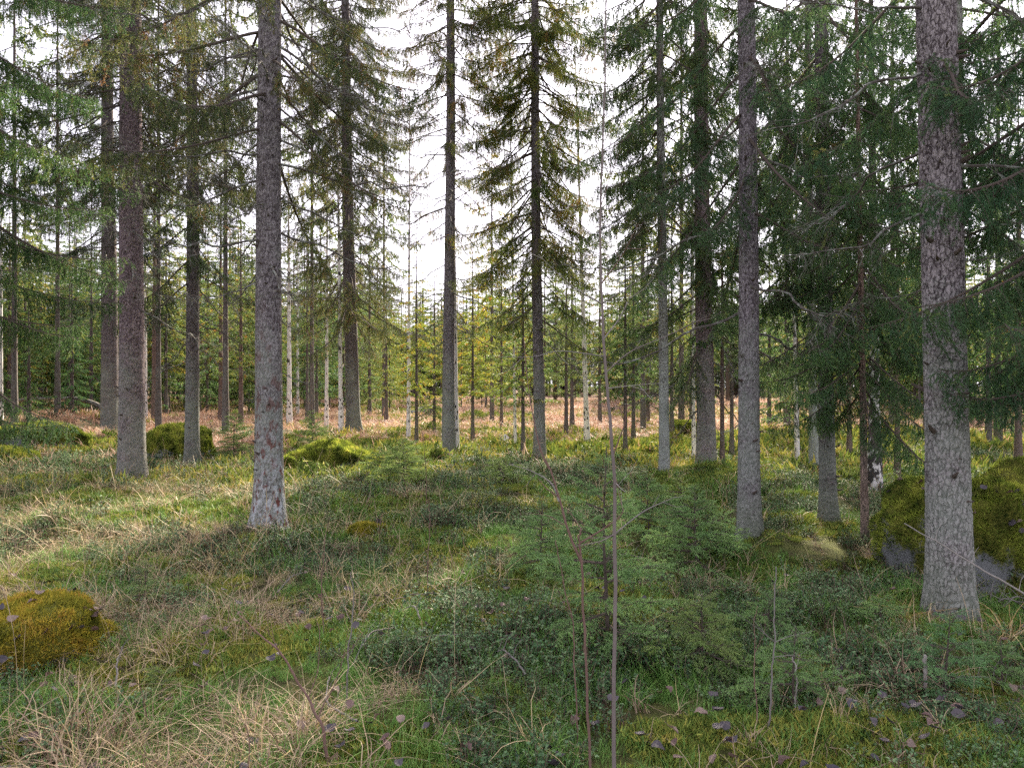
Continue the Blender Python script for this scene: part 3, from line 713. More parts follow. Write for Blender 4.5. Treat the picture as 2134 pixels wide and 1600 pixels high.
for px, py, pxt, w, lab in (
    (603, 890, 600, 10, 'white birch stem with black bands just right of the scarred trunk'),
    (680, 903, 684, 7, 'slim white birch between the scarred trunk and the half-bare spruce'),
    (711, 917, 700, 9, 'white birch close beside the dark half-bare spruce'),
    (851, 922, 855, 7, 'thinnest white birch standing alone before the yellow-green spruces'),
    (951, 960, 940, 10, 'black and white birch pressed against the thin-crowned spruce'),
    (1224, 932, 1195, 10, 'leaning white birch with black bands left of the tall bare sapling'),
    (1662, 975, 1640, 8, 'slim white birch right of the grey-violet spruce'),
    (1824, 1028, 1815, 22, 'old dark-footed birch between small dense spruce and boulder'),
    (303, 882, 303, 7, 'white birch sliver behind the thick purplish trunk'),
    (2, 905, 2, 7, 'thin white birch at the left edge of the clearing'),
    (1446, 960, 1440, 7, 'white birch sliver left of the purple-brown trunk'),
    (1074, 938, 1060, 5, 'thread-thin birch beside the dark young spruce'),
    (620, 868, 622, 6, 'far pale birch stem right of the black-banded one')):
    d = gd(py); x = (px - PW / 2) / F * d; zb = Hs(x, d); Ht = 11.0
    t = thing('birch_tree', lab, 'tree', (x, d, zb), random.uniform(0, 6), 'birches among the spruces')
    t.rotation_euler = (0, math.atan((pxt - px) / F * d / (zpx(0, d) - zb)), 0)
    ww = w / F * d * 1.12; obj('trunk', STEMS['birch_old' if w > 20 else 'birch'], t, (0, 0, 0), (0, 0, 0), (ww, ww, Ht))
    obj('crown', BC[px % 2], t)

# ------------------------------------------------------------------ scattering (uncountable cover only)
def scatter(name, label, cat, protos, P, rot, sc, idx, tint):
    """one object: a cloud of points that geometry nodes dress with one of the given small plants"""
    n = len(P); me = bpy.data.meshes.new(name); me.vertices.add(n); me.vertices.foreach_set('co', P.astype(np.float32).ravel())
    for nm_, ty, arr in (('rot', 'FLOAT_VECTOR', rot), ('sc', 'FLOAT', sc), ('idx', 'INT', idx), ('itint', 'FLOAT', tint)):
        at = me.attributes.new(nm_, ty, 'POINT')
        at.data.foreach_set('vector' if ty == 'FLOAT_VECTOR' else 'value', arr.astype(np.int32 if ty == 'INT' else np.float32).ravel())
    col = bpy.data.collections.new(name + '_sources')
    for k, m in enumerate(protos):
        o = bpy.data.objects.new('%s_source_%02d' % (name, k), m); col.objects.link(o)
    ng = bpy.data.node_groups.new(name, 'GeometryNodeTree')
    ng.interface.new_socket('Geometry', in_out='INPUT', socket_type='NodeSocketGeometry')
    ng.interface.new_socket('Geometry', in_out='OUTPUT', socket_type='NodeSocketGeometry')
    N, Lk = ng.nodes, ng.links
    gi = N.new('NodeGroupInput'); go = N.new('NodeGroupOutput'); ip = N.new('GeometryNodeInstanceOnPoints'); ci = N.new('GeometryNodeCollectionInfo')
    ci.inputs['Collection'].default_value = col; ci.inputs['Separate Children'].default_value = True; ci.inputs['Reset Children'].default_value = True
    def na(nm_, ty):
        q = N.new('GeometryNodeInputNamedAttribute'); q.data_type = ty; q.inputs[0].default_value = nm_; return q.outputs[0]
    Lk.new(gi.outputs[0], ip.inputs['Points']); Lk.new(ci.outputs[0], ip.inputs['Instance']); ip.inputs['Pick Instance'].default_value = True
    Lk.new(na('idx', 'INT'), ip.inputs['Instance Index']); Lk.new(na('rot', 'FLOAT_VECTOR'), ip.inputs['Rotation']); Lk.new(na('sc', 'FLOAT'), ip.inputs['Scale'])
    Lk.new(ip.outputs[0], go.inputs[0])
    o = obj(name, me); md = o.modifiers.new('scatter', 'NODES'); md.node_group = ng
    return tag(o, label, cat, kind='stuff')

def blades(seed, n, h0, h1, w, spread, bend, m, segs=4, flop=0.0):
    g = np.random.default_rng(seed); mb = MB()
    for k in range(n):
        a = g.uniform(0, 6.28); h = g.uniform(h0, h1); b = g.uniform(.3, 1) * bend; s = g.random() * spread; a0 = g.uniform(0, 6.28)
        base = np.array([s * math.cos(a0), s * math.sin(a0), -.01]); t = np.linspace(0, 1, segs + 1)
        out = b * h * t ** 1.6; up = h * (t - .5 * min(1, b) * t ** 2.2) * (1 - flop * g.random())
        if g.random() < .25 * bend and segs > 2:    # a kinked blade
            kk = int(g.integers(2, segs)); up[kk:] = up[kk] - (t[kk:] - t[kk]) * h * g.uniform(.1, .8)
        P = base + np.stack([out * math.cos(a), out * math.sin(a), up], 1) + np.cumsum(g.normal(0, .006 * h / .2, (segs + 1, 3)), 0) * t[:, None]
        sd = np.array([-math.sin(a), math.cos(a), 0]) + g.normal(0, .35, 3); sd = sd / np.linalg.norm(sd)
        ww = w * g.uniform(.6, 1.2) * (1 - .85 * t ** 2) / 2
        V = np.stack([P - sd * ww[:, None], P + sd * ww[:, None]], 1).reshape(-1, 3)
        i = np.arange(segs) * 2; T = np.concatenate([np.stack([i, i + 1, i + 3], 1), np.stack([i, i + 3, i + 2], 1)])
        mb.add(V, T, 0, np.clip(g.normal(.5, .3), 0, 1))
    return mb.mesh('tuft', [m])
def sprigs(seed, n, h0, h1, leaf, lw, spread, m, stem, leaves=9):
    g = np.random.default_rng(seed); mb = MB()
    for k in range(n):
        a0 = g.uniform(0, 6.28); s = spread * math.sqrt(g.random()); h = g.uniform(h0, h1); le = g.normal(0, .25, 2)
        b = np.array([s * math.cos(a0), s * math.sin(a0), -.01]); top = b + np.array([le[0] * h, le[1] * h, h])
        tube(mb, [b, (b + top) / 2 + g.normal(0, .006, 3), top], [.0014, .0011, .0008], 3, 1, .5, False)
        ti = np.clip(g.normal(.5, .25), 0, 1)
        for q in range(leaves):
            f = g.uniform(.3, 1.02); p = b + (top - b) * f; a = q * 2.4 + g.uniform(-.4, .4)
            d = np.array([math.cos(a), math.sin(a), g.uniform(.1, .9)]); d /= np.linalg.norm(d)
            sd = np.cross(d, [0, 0, 1]); sd /= np.linalg.norm(sd) + 1e-6; l = leaf * g.uniform(.65, 1.2); up = np.cross(sd, d) * l * .12
            V = [p, p + d * l * .5 + sd * lw * l + up, p + d * l, p + d * l * .5 - sd * lw * l + up]
            mb.add(V, [(0, 1, 2), (0, 2, 3)], 0, np.clip(ti + g.normal(0, .2), 0, 1))
    return mb.mesh('sprig', [m, stem])
def moss_tuft(seed, n, h, w, spread, m):
    g = np.random.default_rng(seed); mb = MB()
    a = g.uniform(0, 6.28, n); s = spread * np.sqrt(g.random(n)); b = np.stack([s * np.cos(a), s * np.sin(a), np.full(n, -.004)], 1)
    d = unit(g.normal(0, .55, (n, 3)) * np.array([1, 1, .2]) + np.array([0, 0, 1])); l = h * g.uniform(.5, 1.2, n)
    sd = unit(np.cross(d, g.normal(size=(n, 3)))) * w / 2
    V = np.stack([b - sd, b + sd, b + d * l[:, None] + sd * .3], 1).reshape(-1, 3)
    mb.add(V, np.arange(3 * n).reshape(-1, 3), 0, np.repeat(np.clip(g.normal(.5, .3, n), 0, 1), 3)); return mb.mesh('moss_tuft', [m])

def pts(dens, d0, d1, mask, seed, fall=1.0, ref=3.0, margin=.9):
    """random points on the floor between two distances; density per square metre at ref, thinning with distance"""
    g = np.random.default_rng(seed); out = []
    e = np.geomspace(d0, d1, max(2, int(math.log(d1 / d0) / .12) + 1))
    for a, b in zip(e[:-1], e[1:]):
        w = .70 * b + margin; n = int(dens * (ref / ((a + b) / 2)) ** fall * (b - a) * 2 * w)
        x = g.uniform(-w, w, n); y = g.uniform(a, b, n); out.append(np.stack([x, y], 1))
    P = np.concatenate(out); x, y = P[:, 0], P[:, 1]
    u = x / y * F + PW / 2; v = PH / 2 + CAMZ / y * F
    k = g.random(len(P)) < mask(x, y, u, v); x, y = x[k], y[k]
    return np.stack([x, y, H(x, y)], 1), g
def place(name, label, cat, protos, P, g, s0, s1, tint, tilt=.15, grow=0.0, sink=0.0):
    n = len(P); rot = np.stack([g.normal(0, tilt, n), g.normal(0, tilt, n), g.uniform(0, 6.283, n)], 1)
    P = P.copy(); P[:, 2] -= sink
    sc = g.uniform(s0, s1, n) * (.40 + 1.25 * fbm(P[:, 0] * 2.2, P[:, 1] * 2.2, 333)) * (1 + grow * np.clip(P[:, 1] - 4, 0, 60))
    scatter(name, label, cat, protos, P, rot, sc, g.integers(0, len(protos), n), np.clip(tint(P[:, 0], P[:, 1]) + g.normal(0, .17, n), 0, 1))
sm = lambda x, a, b: np.clip((x - a) / (b - a), 0, 1)

G1 = [blades(i, 16, .05, .15, .0032, .05, .7, M['grass']) for i in range(6)]
S1 = [blades(20 + i, 14, .12, .32, .0046, .045, 1.1, M['straw'], 6, .5) for i in range(7)]
S2 = [blades(40 + i, 12, .12, .32, .0044, .08, 1.9, M['straw'], 6, .8) for i in range(5)]
L1 = [sprigs(60 + i, 7, .06, .15, .017, .32, .06, M['heath'], M['redtwig'], 10) for i in range(6)]
MO = [moss_tuft(80 + i, 60, .035, .007, .06, M['moss']) for i in range(4)]

def mossy(x, y):
    m = sm(fbm(x * 1.3, y * 1.3, 91), .53, .60)
    for bx, by in TB: m = np.maximum(m, .85 * (1 - sm(np.hypot(x - bx, y - by), .28, .55)))
    return m
straw_n = lambda x, y: fbm(x * 1.6, y * 1.6, 55)
# green fine grass
P, g = pts(1000, 2.0, 15, lambda x, y, u, v: (1 - .5 * mossy(x, y)) * sm(fbm(x * 1.5, y * 1.5, 71), .34, .55) * (.5 + .5 * sm(v, 1150, 1400)) * (1 - .15 * sm(1000 - u, 200, 700)), 1, 1.1)
place('grass', 'short fresh green grass growing through the forest floor', 'grass', G1, P, g, .7, 1.25, lambda x, y: .25 + .5 * fbm(x * .6, y * .6, 75), .2, .05)
# dry straw
P, g = pts(250, 2.0, 14, lambda x, y, u, v: (1 - .6 * mossy(x, y)) * sm(straw_n(x, y), .49, .60) * (.16 + .84 * sm(1000 - u, 0, 500)) * .95 + .05, 2, 1.1)
place('dry_grass', 'bleached dry grass tangled over the ground in the left foreground', 'dry grass', S1, P, g, .6, 1.2, lambda x, y: .3 + .5 * fbm(x * .7, y * .7, 85), .25, .03)
P, g = pts(175, 2.0, 12, lambda x, y, u, v: (1 - .6 * mossy(x, y)) * sm(fbm(x * 1.5 + 4, y * 1.5, 57), .49, .62) * (.08 + .92 * sm(1000 - u, 0, 400)), 3, 1.0)
place('flattened_grass', 'pinkish tan grass lying flattened on the ground', 'dry grass', S2, P, g, .6, 1.1, lambda x, y: .15 + .5 * fbm(x * .8, y * .8, 95), .2, .03)
# lingonberry / bilberry
P, g = pts(400, 2.0, 16, lambda x, y, u, v: (1 - .9 * mossy(x, y)) * sm(fbm(x * 1.2, y * 1.2, 61), .38, .56) * (.55 + .45 * sm(u, 300, 1000)) * (1 - .4 * sm(v, 1350, 1600)), 4, 1.0)
place('lingonberry_shrubs', 'low glossy lingonberry shrubs carpeting the ground', 'shrubs', L1, P, g, .65, 1.2, lambda x, y: .25 + .55 * fbm(x * .8, y * .8, 65), .2, .045)
# moss
P, g = pts(800, 2.0, 15, lambda x, y, u, v: np.maximum(sm(fbm(x * 1.3, y * 1.3, 91), .47, .57), mossy(x, y)), 5, 1.0)
place('moss', 'yellow-green moss cushions between the grasses', 'moss', MO, P, g, .7, 1.5, lambda x, y: .2 + .7 * fbm(x * .5, y * .5, 99), .2, .06)
# middle distance and clearing
H1 = [sprigs(160 + i, 12, .06, .17, .032, .34, .20, M['heath'], M['redtwig'], 9) for i in range(4)]
R1 = [blades(180 + i, 22, .12, .32, .012, .25, 1.1, M['rust'], 4, .4) for i in range(5)]
MO2 = [moss_tuft(190 + i, 120, .10, .03, .22, M['moss']) for i in range(3)]
P, g = pts(20, 11, 30, lambda x, y, u, v: sm(fbm(x * .35, y * .35, 62), .40, .6) * (1 - .75 * sm(y, 16, 26)), 6, .8, 12)
place('bilberry_shrubs', 'knee-low bilberry shrubs under the trees before the clearing', 'shrubs', H1, P, g, .6, 1.2, lambda x, y: .3 + .5 * fbm(x * .4, y * .4, 66), .2)
P, g = pts(34, 11, 60, lambda x, y, u, v: sm(fbm(x * .3, y * .3, 92), .42, .56) * (1 - .8 * sm(y, 16, 24) * sm(fbm(x * .16, y * .3, 192), .32, .5)), 7, .9, 12)
place('moss_hummocks', 'sunlit yellow-green moss hummocks leading into the clearing', 'moss', MO2, P, g, .7, 1.5, lambda x, y: .35 + .5 * fbm(x * .3, y * .3, 98), .25, .008)
P, g = pts(34, 12, 70, lambda x, y, u, v: .12 + .88 * sm(y, 14, 24) * sm(fbm(x * .16, y * .3, 192), .28, .5), 8, 1.0, 16)
place('rusty_clearing_grass', 'rusty orange dry grass covering the far clearing', 'dry grass', R1, P, g, .6, 1.1, lambda x, y: -.1 + 1.15 * fbm(x * .22, y * .4, 97), .25, .012)

# ------------------------------------------------------------------ far wood, one mass
def far_tree(k):
    me = CROWN[k].copy(); return me
rngf = np.random.default_rng(5)
fp = []
for k in range(1100):
    d = 60 + 95 * rngf.random() ** 1.3; x = rngf.uniform(-1.15, 1.15) * d
    if d < 88 and -12 < x < 34 and rngf.random() < .88: continue
    fp.append((x, d))
for k in range(260):
    d = rngf.uniform(88, 125); fp.append((rngf.uniform(-30, 50), d))
for k in range(260):   # the wood goes on to both sides of the clearing
    d = rngf.uniform(14, 52); s = rngf.choice([-1, 1]); x = s * (d * .70 + rngf.uniform(2, 30)); fp.append((x, d))
fp = np.array(fp); Pz = np.stack([fp[:, 0], fp[:, 1], H(fp[:, 0], fp[:, 1]) - .1], 1)
n = len(Pz)
def far_proto(k):
    mb = MB(); me = CROWN[k]
    v = np.empty(len(me.vertices) * 3, np.float32); me.vertices.foreach_get('co', v)
    t = np.empty(len(me.polygons) * 3, np.int32); me.loops.foreach_get('vertex_index', t)
    m = np.empty(len(me.polygons), np.int32); me.polygons.foreach_get('material_index', m)
    a = np.empty(len(me.vertices), np.float32); me.attributes['tint'].data.foreach_get('value', a)
    mb.v.append(v.reshape(-1, 3)); mb.t.append(t.reshape(-1, 3)); mb.m.append(m); mb.a.append(a); mb.n += len(me.vertices)
    tube(mb, [(0, 0, -.2), (0, 0, 3), (0, 0, 8)], [.10, .085, .02], 6, 0)
    return mb.mesh('far_spruce', [M['twig'], M['needle']])
scatter('far_wood', 'distant mass of spruces closing off the clearing', 'wood', [far_proto(k) for k in (0, 1, 2, 3)], Pz,
        np.stack([np.zeros(n), np.zeros(n), rngf.uniform(0, 6.28, n)], 1), rngf.uniform(1.1, 1.8, n), rngf.integers(0, 4, n), np.full(n, .4))

# ------------------------------------------------------------------ boulders
def boulder(label, px, py, rx, ry, rz, seed, moss=.7, gold=False, tufts=3000, d=None, sink=.40, thr=.35, name='boulder', cat='boulder', group=None, lump=.22, ml=.03):
    d = d or gd(py); x = (px - PW / 2) / F * d; zb = Hs(x, d)
    import bmesh
    bm = bmesh.new(); bmesh.ops.create_icosphere(bm, subdivisions=5, radius=1)
    V = np.array([v.co[:] for v in bm.verts]); T = np.array([[v.index for v in f.verts] for f in bm.faces]); bm.free()
    from mathutils import noise as mn
    dn = np.array([mn.fractal(Vector(v * 1.3 + seed * 7.1), 1.0, 2.0, 4) + .16 * mn.noise(Vector(v * 8 + seed)) - .35 * abs(mn.noise(Vector(v * 2.6 + seed))) for v in V]); ce = np.array([mn.cell_vector(Vector(v * 1.1 + seed))[0] for v in V])
    gp = np.random.default_rng(seed + 40); Vf = V.copy()
    for k in range(13):
        nn_ = unit(gp.normal(size=(1, 3)))[0]; nn_[2] = abs(nn_[2]) * .8; nn_ = nn_ / np.linalg.norm(nn_)
        Vf = Vf - np.clip(Vf @ nn_ - gp.uniform(.68, .86), 0, None)[:, None] * nn_
    V2 = Vf * 1.12 * (1 + lump * .5 * dn)[:, None]
    V2[:, 2] = np.where(V2[:, 2] > .55, .55 + (V2[:, 2] - .55) * .75, V2[:, 2])
    V2 = V2 * np.array([rx, ry, rz]); V2[:, 2] += rz * (1 - 2 * sink) * .8
    nrm = unit(V / np.array([rx, ry, rz]))
    mn2 = np.array([mn.fractal(Vector(v * 2.5 + seed * 3.7), 1.0, 2.0, 3) for v in V])
    cov = np.clip(nrm[:, 2] * .55 + .45 * moss + .42 * mn2 + .02, 0, 1)
    t = thing(name, label, cat, (x, d, zb), 0, group)
    me = make_mesh('rock', V2, T, np.zeros(len(T)), cov, [M['rock']], True); obj('rock', me, t)
    g = np.random.default_rng(seed); f = g.integers(0, len(T), tufts * 2); ce = V2[T[f]].mean(1) ; cv = cov[T[f]].mean(1); nn = nrm[T[f]].mean(1)
    w = g.dirichlet((1, 1, 1), len(f)); p = (V2[T[f]] * w[:, :, None]).sum(1)
    k = (cv > thr + g.normal(0, .08, len(f))) & (p[:, 2] > -.05); p, nn, cv = p[k], nn[k], cv[k]
    mb = MB(); n = len(p); reps = 7; idx = np.repeat(np.arange(n), reps); b = p[idx] + g.normal(0, .012, (n * reps, 3)) - nn[idx] * .008
    dr = unit(nn[idx] + g.normal(0, .5, (n * reps, 3)) + np.array([0, 0, .25])); l = ml * g.uniform(.5, 1.3, n * reps); sd = unit(np.cross(dr, g.normal(size=(n * reps, 3)))) * ml * .12
    VV = np.stack([b - sd, b + sd, b + dr * l[:, None]], 1).reshape(-1, 3)
    ti = np.array([mn.noise(Vector(q * 7 + seed)) for q in p]) * .8 + .45 + .25 * (nn[:, 2] - .5); ti = np.clip(ti[idx] + g.normal(0, .15, n * reps), 0, 1)
    mb.add(VV, np.arange(3 * n * reps).reshape(-1, 3), 0, np.repeat(ti, 3))
    o = obj('moss', mb.mesh('moss', [M['moss_gold' if gold else 'moss_green']]), t); o['kind'] = 'stuff'
    return t, V2 + np.array([x, d, zb]), nrm
GOLD = boulder('low rounded boulder wrapped in golden orange moss with fallen leaves on top', 35, 1390, .52, .44, .28, 1, 1.0, True, 9000, d=4.25, thr=.25, ml=.026, lump=.3)
BIG = boulder('large mossy boulder with a bare grey rock face behind the scaly trunk', 2040, 1205, .68, .66, .80, 2, .95, False, 14000, d=6.1, thr=.45, lump=.42, ml=.03)
boulder('second mossy boulder rising behind the large one', 2150, 1130, .72, .8, .74, 3, .9, False, 5000, d=7.6)
boulder('dark leafy moss boulder behind the slim grey-brown spruce', 365, 985, 1.0, .7, .60, 4, .85, False, 5000, d=15.6, ml=.05)
boulder('moss and shrub covered boulder right of the scarred trunk', 690, 985, .95, .6, .46, 5, .8, False, 5000, d=13.6, ml=.05)
boulder('small bright green mossy stone touching the scarred trunk', 596, 965, .22, .2, .26, 6, 1.0, False, 1500, d=12.6)
boulder('mossy mound with a dark hollow on the left', 70, 945, 1.4, .9, .52, 7, .85, False, 5000, d=17, ml=.06)
boulder('mossy green stone at the left edge', -10, 985, .75, .5, .30, 8, .9, False, 3000, d=14, ml=.05)
boulder('grey bare rock slab lying in the far clearing', 890, 868, .9, .7, .5, 9, .2, False, 500, d=36, ml=.05)
boulder('mossy green stone right of the grey lichened stem', 1425, 930, .5, .45, .35, 10, 1.0, False, 2000, d=19, ml=.05)
boulder('round bright moss hummock beside a black charred stump', 770, 1130, .20, .17, .13, 11, 1.0, True, 1500, d=7.6)

# ------------------------------------------------------------------ young spruces of the undergrowth
YB = [live_branch(500 + i, l, bare=.08, hang=.18, dens=1.0, per=.0036, nl=.017, w=.0045, dead=.02, flat=.6, tint0=.45, sidestep=.042, tert=.03, mats=[M['twig'], M['young']]) for i, l in enumerate((.25, .4, .6))]
YL = (.25, .4, .6)
def sapling_spruce(label, px, py, toppy, half, seed, hue=(1, 1, 1), dens=22, d=None, bare=.12):
    d = d or gd(py); x = (px - PW / 2) / F * d; zb = Hs(x, d); Ht = zpx(toppy, d) - zb; g = np.random.default_rng(seed)
    t = thing('young_spruce', label, 'tree', (x, d, zb), 0, 'knee to waist high young spruces in the undergrowth')
    mb = MB(); z = np.linspace(-.03, Ht, 10); P = np.stack([.012 * np.sin(z * 5 + seed), .012 * np.cos(z * 4), z], 1)
    tube(mb, P, (.005 + .008 * Ht) * (1 - .85 * np.linspace(0, 1, 10)), 6, 0)
    zz = np.linspace(Ht * .8, Ht, 4); S = np.stack([np.interp(zz, z, P[:, 0]), np.interp(zz, z, P[:, 1]), zz], 1)[:3]
    needles(mb, S, np.tile([0, 0, 1.0], (3, 1)), np.full(3, Ht * .2 / 3), g, .003, .014, .0022, 1)
    obj('stem', mb.mesh('stem', [M['twig'], M['young']]), t)
    R0 = half / F * d; az = 0; zc = Ht * bare
    n = int(dens * .8 * (.5 + Ht))
    for k in range(n):
        zc = Ht * (bare + (.96 - bare) * (k + g.random()) / n); f = 1 - zc / Ht; ln = max(.06, R0 * (f ** .7) * g.uniform(.7, 1.15)); az += 2.4 + g.uniform(-.4, .4)
        i = min(range(3), key=lambda q: abs(YL[q] - ln))
        o = obj('branch', YB[i], t, (0.012 * math.sin(zc * 5 + seed), .012 * math.cos(zc * 4), zc), (g.normal(0, .2), R(-28 + 34 * f) + g.normal(0, .12), az), ln / YL[i])
        o.color = (*hue, 1)
BG = (.95, 1.1, .8); GG = (1.0, 1.0, .65)
for a in (
    ('tall waist-high young spruce right behind the two bare saplings', 1262, 1375, 925, 150, 1, BG, 22),
    ('bushy young spruce touching the grey-violet trunk on its left', 1450, 1185, 1010, 110, 2, BG, 26),
    ('low bushy young spruce with brown inner twigs', 1468, 1405, 1235, 95, 3, GG, 40),
    ('thin airy young spruce next to a straight grey stem', 1660, 1490, 1300, 100, 4, BG, 24),
    ('little spruce at the foot of the scaly-barked trunk', 1975, 1475, 1270, 85, 5, (.75, 1, .85), 30),
    ('round dark young spruce at the clearing edge before the thin-crowned spruce', 840, 1022, 912, 75, 6, GG, 34),
    ('small spruce between the round dark one and the thin-crowned spruce', 795, 1010, 930, 50, 7, GG, 26),
    ('young spruce beneath the slender grey stem', 1350, 1120, 985, 75, 8, BG, 26),
    ('small spruce peeping over the mossy boulder by the slim trunk', 488, 965, 850, 45, 9, GG, 26),
    ('short spruce left of the waist-high young spruce', 1130, 1190, 1030, 80, 10, BG, 26),
    ('tiny spruce at the edge of the boulder', 1840, 1330, 1245, 55, 11, BG, 26),
    ('tiny spruce among dry grass left of centre', 300, 1270, 1170, 45, 12, (1.1, 1, .8), 26),
    ('low spruce among lingonberry right of centre', 1600, 1330, 1240, 75, 13, BG, 26),
    ('tiny soft spruce in the dry grass in front', 330, 1450, 1395, 55, 14, GG, 34),
    ('little spruce at the right edge below the boulder', 2090, 1440, 1330, 70, 15, BG, 26),
    ('small spruce on the hummock under the purple-brown spruce', 1420, 1060, 990, 60, 16, GG, 26),
    ('small spruce in front of the golden-twigged spruce', 1050, 1020, 950, 55, 17, GG, 26),
    ('small spruce far behind the scarred trunk', 650, 945, 850, 40, 18, GG, 26)):
    sapling_spruce(a[0], a[1], a[2], a[3], a[4], a[5], a[6], a[7])

# ------------------------------------------------------------------ bare saplings, sticks, stems
def px3(px, py, d): return ((px - PW / 2) / F * d, d, CAMZ - (py - PH / 2) / F * d)
def bare_tree(name, label, cat, d, stem, r0, r1, branches, mat='sapling', depth=.12, group=None, seed=0):
    """stem and twigs as points in metres; twigs swing towards or away from the viewer too"""
    g = np.random.default_rng(seed); S = np.array([px3(a, b, d) for a, b in stem])
    x0, y0 = S[0][0], S[0][1]; zb = Hs(x0, y0); S[0][2] = min(S[0][2], zb - .03)
    root = np.array([x0, y0, zb]); t = thing(name, label, cat, tuple(root), 0, group)
    P = smooth_path(S - root, 40); P = P + np.cumsum(g.normal(0, .0022, P.shape), 0) * np.array([1, 1, .2]); mb = MB(); q = np.linspace(0, 1, 40)
    rr = (r0 + (r1 - r0) * q) * .9; rr = rr * (1 + .10 * (np.sin(q * 70) > .9)); tube(mb, P, rr, 8, 0); obj('stem', mb.mesh('stem', [M[mat]], True), t)
    for pts_, rb, m2 in branches:
        off = g.uniform(-1, 1) * depth
        B = np.array([px3(a, b, d) for a, b in pts_]) - root
        i = np.argmin(((P - B[0]) ** 2).sum(1)); B[:, 1] += np.linspace(0, off, len(B))
        if ((P[i] - B[0]) ** 2).sum() < .05 ** 2: B[0] = P[i]
        Q = smooth_path(B, 14); mb = MB(); rb = rb * .62; tube(mb, Q, np.linspace(rb, rb * .25, 14), 6, 0)
        for k in range(2, 14, 2):     # buds and spur twigs
            e = unit((Q[k] - Q[k - 1])[None])[0] + g.normal(0, .7, 3); e = unit(e[None])[0]; ls = g.choice([.012, .015, .05, .11], p=(.4, .3, .2, .1)); tube(mb, [Q[k], Q[k] + e * ls * .6, Q[k] + e * ls + np.array([0, 0, ls * .15])], [rb * .45, rb * .4, rb * .12], 4, 0)
        obj('twig', mb.mesh('twig', [M[m2 or mat]], True), t)
    return t
bare_tree('bare_sapling', 'tall leafless grey sapling with thin outstretched twigs reaching above the frame', 'sapling', 2.75,
    [(1283, 1700), (1281, 1500), (1284, 1300), (1288, 1150), (1283, 1000), (1277, 930), (1271, 850), (1262, 760), (1258, 660), (1254, 550), (1252, 440), (1256, 300), (1261, 150), (1260, 0), (1262, -120)], .0085, .0026,
    [([(1289, 1105), (1345, 1072), (1400, 1054), (1430, 1049)], .0045, 'greystem'), ([(1283, 1130), (1245, 1122), (1190, 1126)], .004, None),
     ([(1279, 955), (1292, 905), (1300, 880), (1296, 862), (1285, 850)], .005, 'redtwig'), ([(1266, 770), (1310, 735), (1360, 712), (1400, 695), (1470, 660)], .0045, None),
     ([(1275, 812), (1310, 803), (1360, 798)], .0035, 'stick'), ([(1261, 742), (1165, 733), (1110, 746), (1040, 748)], .004, 'greystem'),
     ([(1266, 715), (1285, 670), (1303, 635), (1308, 612)], .005, 'stick'), ([(1258, 640), (1200, 610), (1160, 585), (1118, 552)], .005, 'stick'),
     ([(1259, 634), (1310, 600), (1345, 570)], .004, 'greystem'), ([(1256, 595), (1290, 540), (1318, 482)], .004, 'redtwig'),
     ([(1286, 1025), (1298, 1020), (1308, 1015)], .003, 'stick'), ([(1253, 420), (1270, 370), (1285, 330)], .003, 'redtwig')], depth=.25, seed=1)
bare_tree('bare_sapling', 'shorter forked sapling with reddish stem bending left', 'sapling', 2.85,
    [(1238, 1660), (1232, 1520), (1225, 1300), (1223, 1170), (1221, 1130), (1219, 1105)], .0058, .004,
    [([(1220, 1168), (1185, 1110), (1172, 1060), (1163, 1030), (1150, 985), (1135, 960), (1122, 920), (1112, 870), (1100, 800), (1092, 700)], .0095, 'redtwig'),
     ([(1165, 1045), (1150, 1010), (1110, 988), (1060, 975)], .006, 'greystem'), ([(1175, 1093), (1140, 1080), (1090, 1082)], .003, None),
     ([(1221, 1128), (1260, 1100), (1292, 1075), (1300, 1060)], .0065, 'redtwig'), ([(1219, 1108), (1195, 1080), (1183, 1070)], .003, 'redtwig'),
     ([(1224, 1215), (1200, 1205), (1180, 1190)], .0025, None), ([(1223, 1140), (1232, 1115), (1240, 1100)], .003, 'redtwig')], 'redtwig', depth=.15, seed=2)
bare_tree('bare_shrub', 'dark brown forked twig leaning over the dry grass in front', 'shrub', 2.95,
    [(690, 1640), (672, 1530), (660, 1490), (632, 1430), (592, 1362), (548, 1322), (500, 1280)], .008, .0025,
    [([(662, 1494), (672, 1470), (690, 1440), (708, 1385), (718, 1320)], .005, None), ([(712, 1370), (740, 1340), (770, 1300)], .003, None),
     ([(592, 1362), (575, 1330), (565, 1300)], .003, None), ([(645, 1455), (660, 1400), (662, 1320), (650, 1290)], .004, None)], 'redtwig', seed=3)
bare_tree('bare_shrub', 'straight thin grey stem with two level twigs beside an airy young spruce', 'shrub', 3.35,
    [(1600, 1560), (1603, 1440), (1606, 1340), (1612, 1240), (1618, 1180)], .005, .0025,
    [([(1607, 1340), (1650, 1326), (1690, 1320)], .003, None), ([(1606, 1365), (1640, 1363), (1680, 1362)], .003, None), ([(1608, 1330), (1570, 1300), (1520, 1262)], .003, None)], 'greystem', seed=4)
bare_tree('bare_shrub', 'thin reddish stem beside the straight grey one', 'shrub', 3.4, [(1581, 1545), (1580, 1440), (1583, 1330), (1587, 1260)], .004, .0015, [([(1580, 1360), (1600, 1320), (1605, 1290)], .002, None)], 'redtwig', seed=5)
bare_tree('bare_shrub', 'pale birch-white thin stem under the airy young spruce', 'shrub', 3.45, [(1662, 1530), (1660, 1430), (1658, 1370)], .005, .0035, [([(1659, 1400), (1670, 1380), (1675, 1360)], .002, None)], 'stick', seed=6)
bare_tree('broken_stake', 'short pale broken stick standing upright below the scaly trunk', 'stick', 3.6, [(1935, 1492), (1939, 1430), (1946, 1366)], .009, .0095, [], 'stick', seed=7)
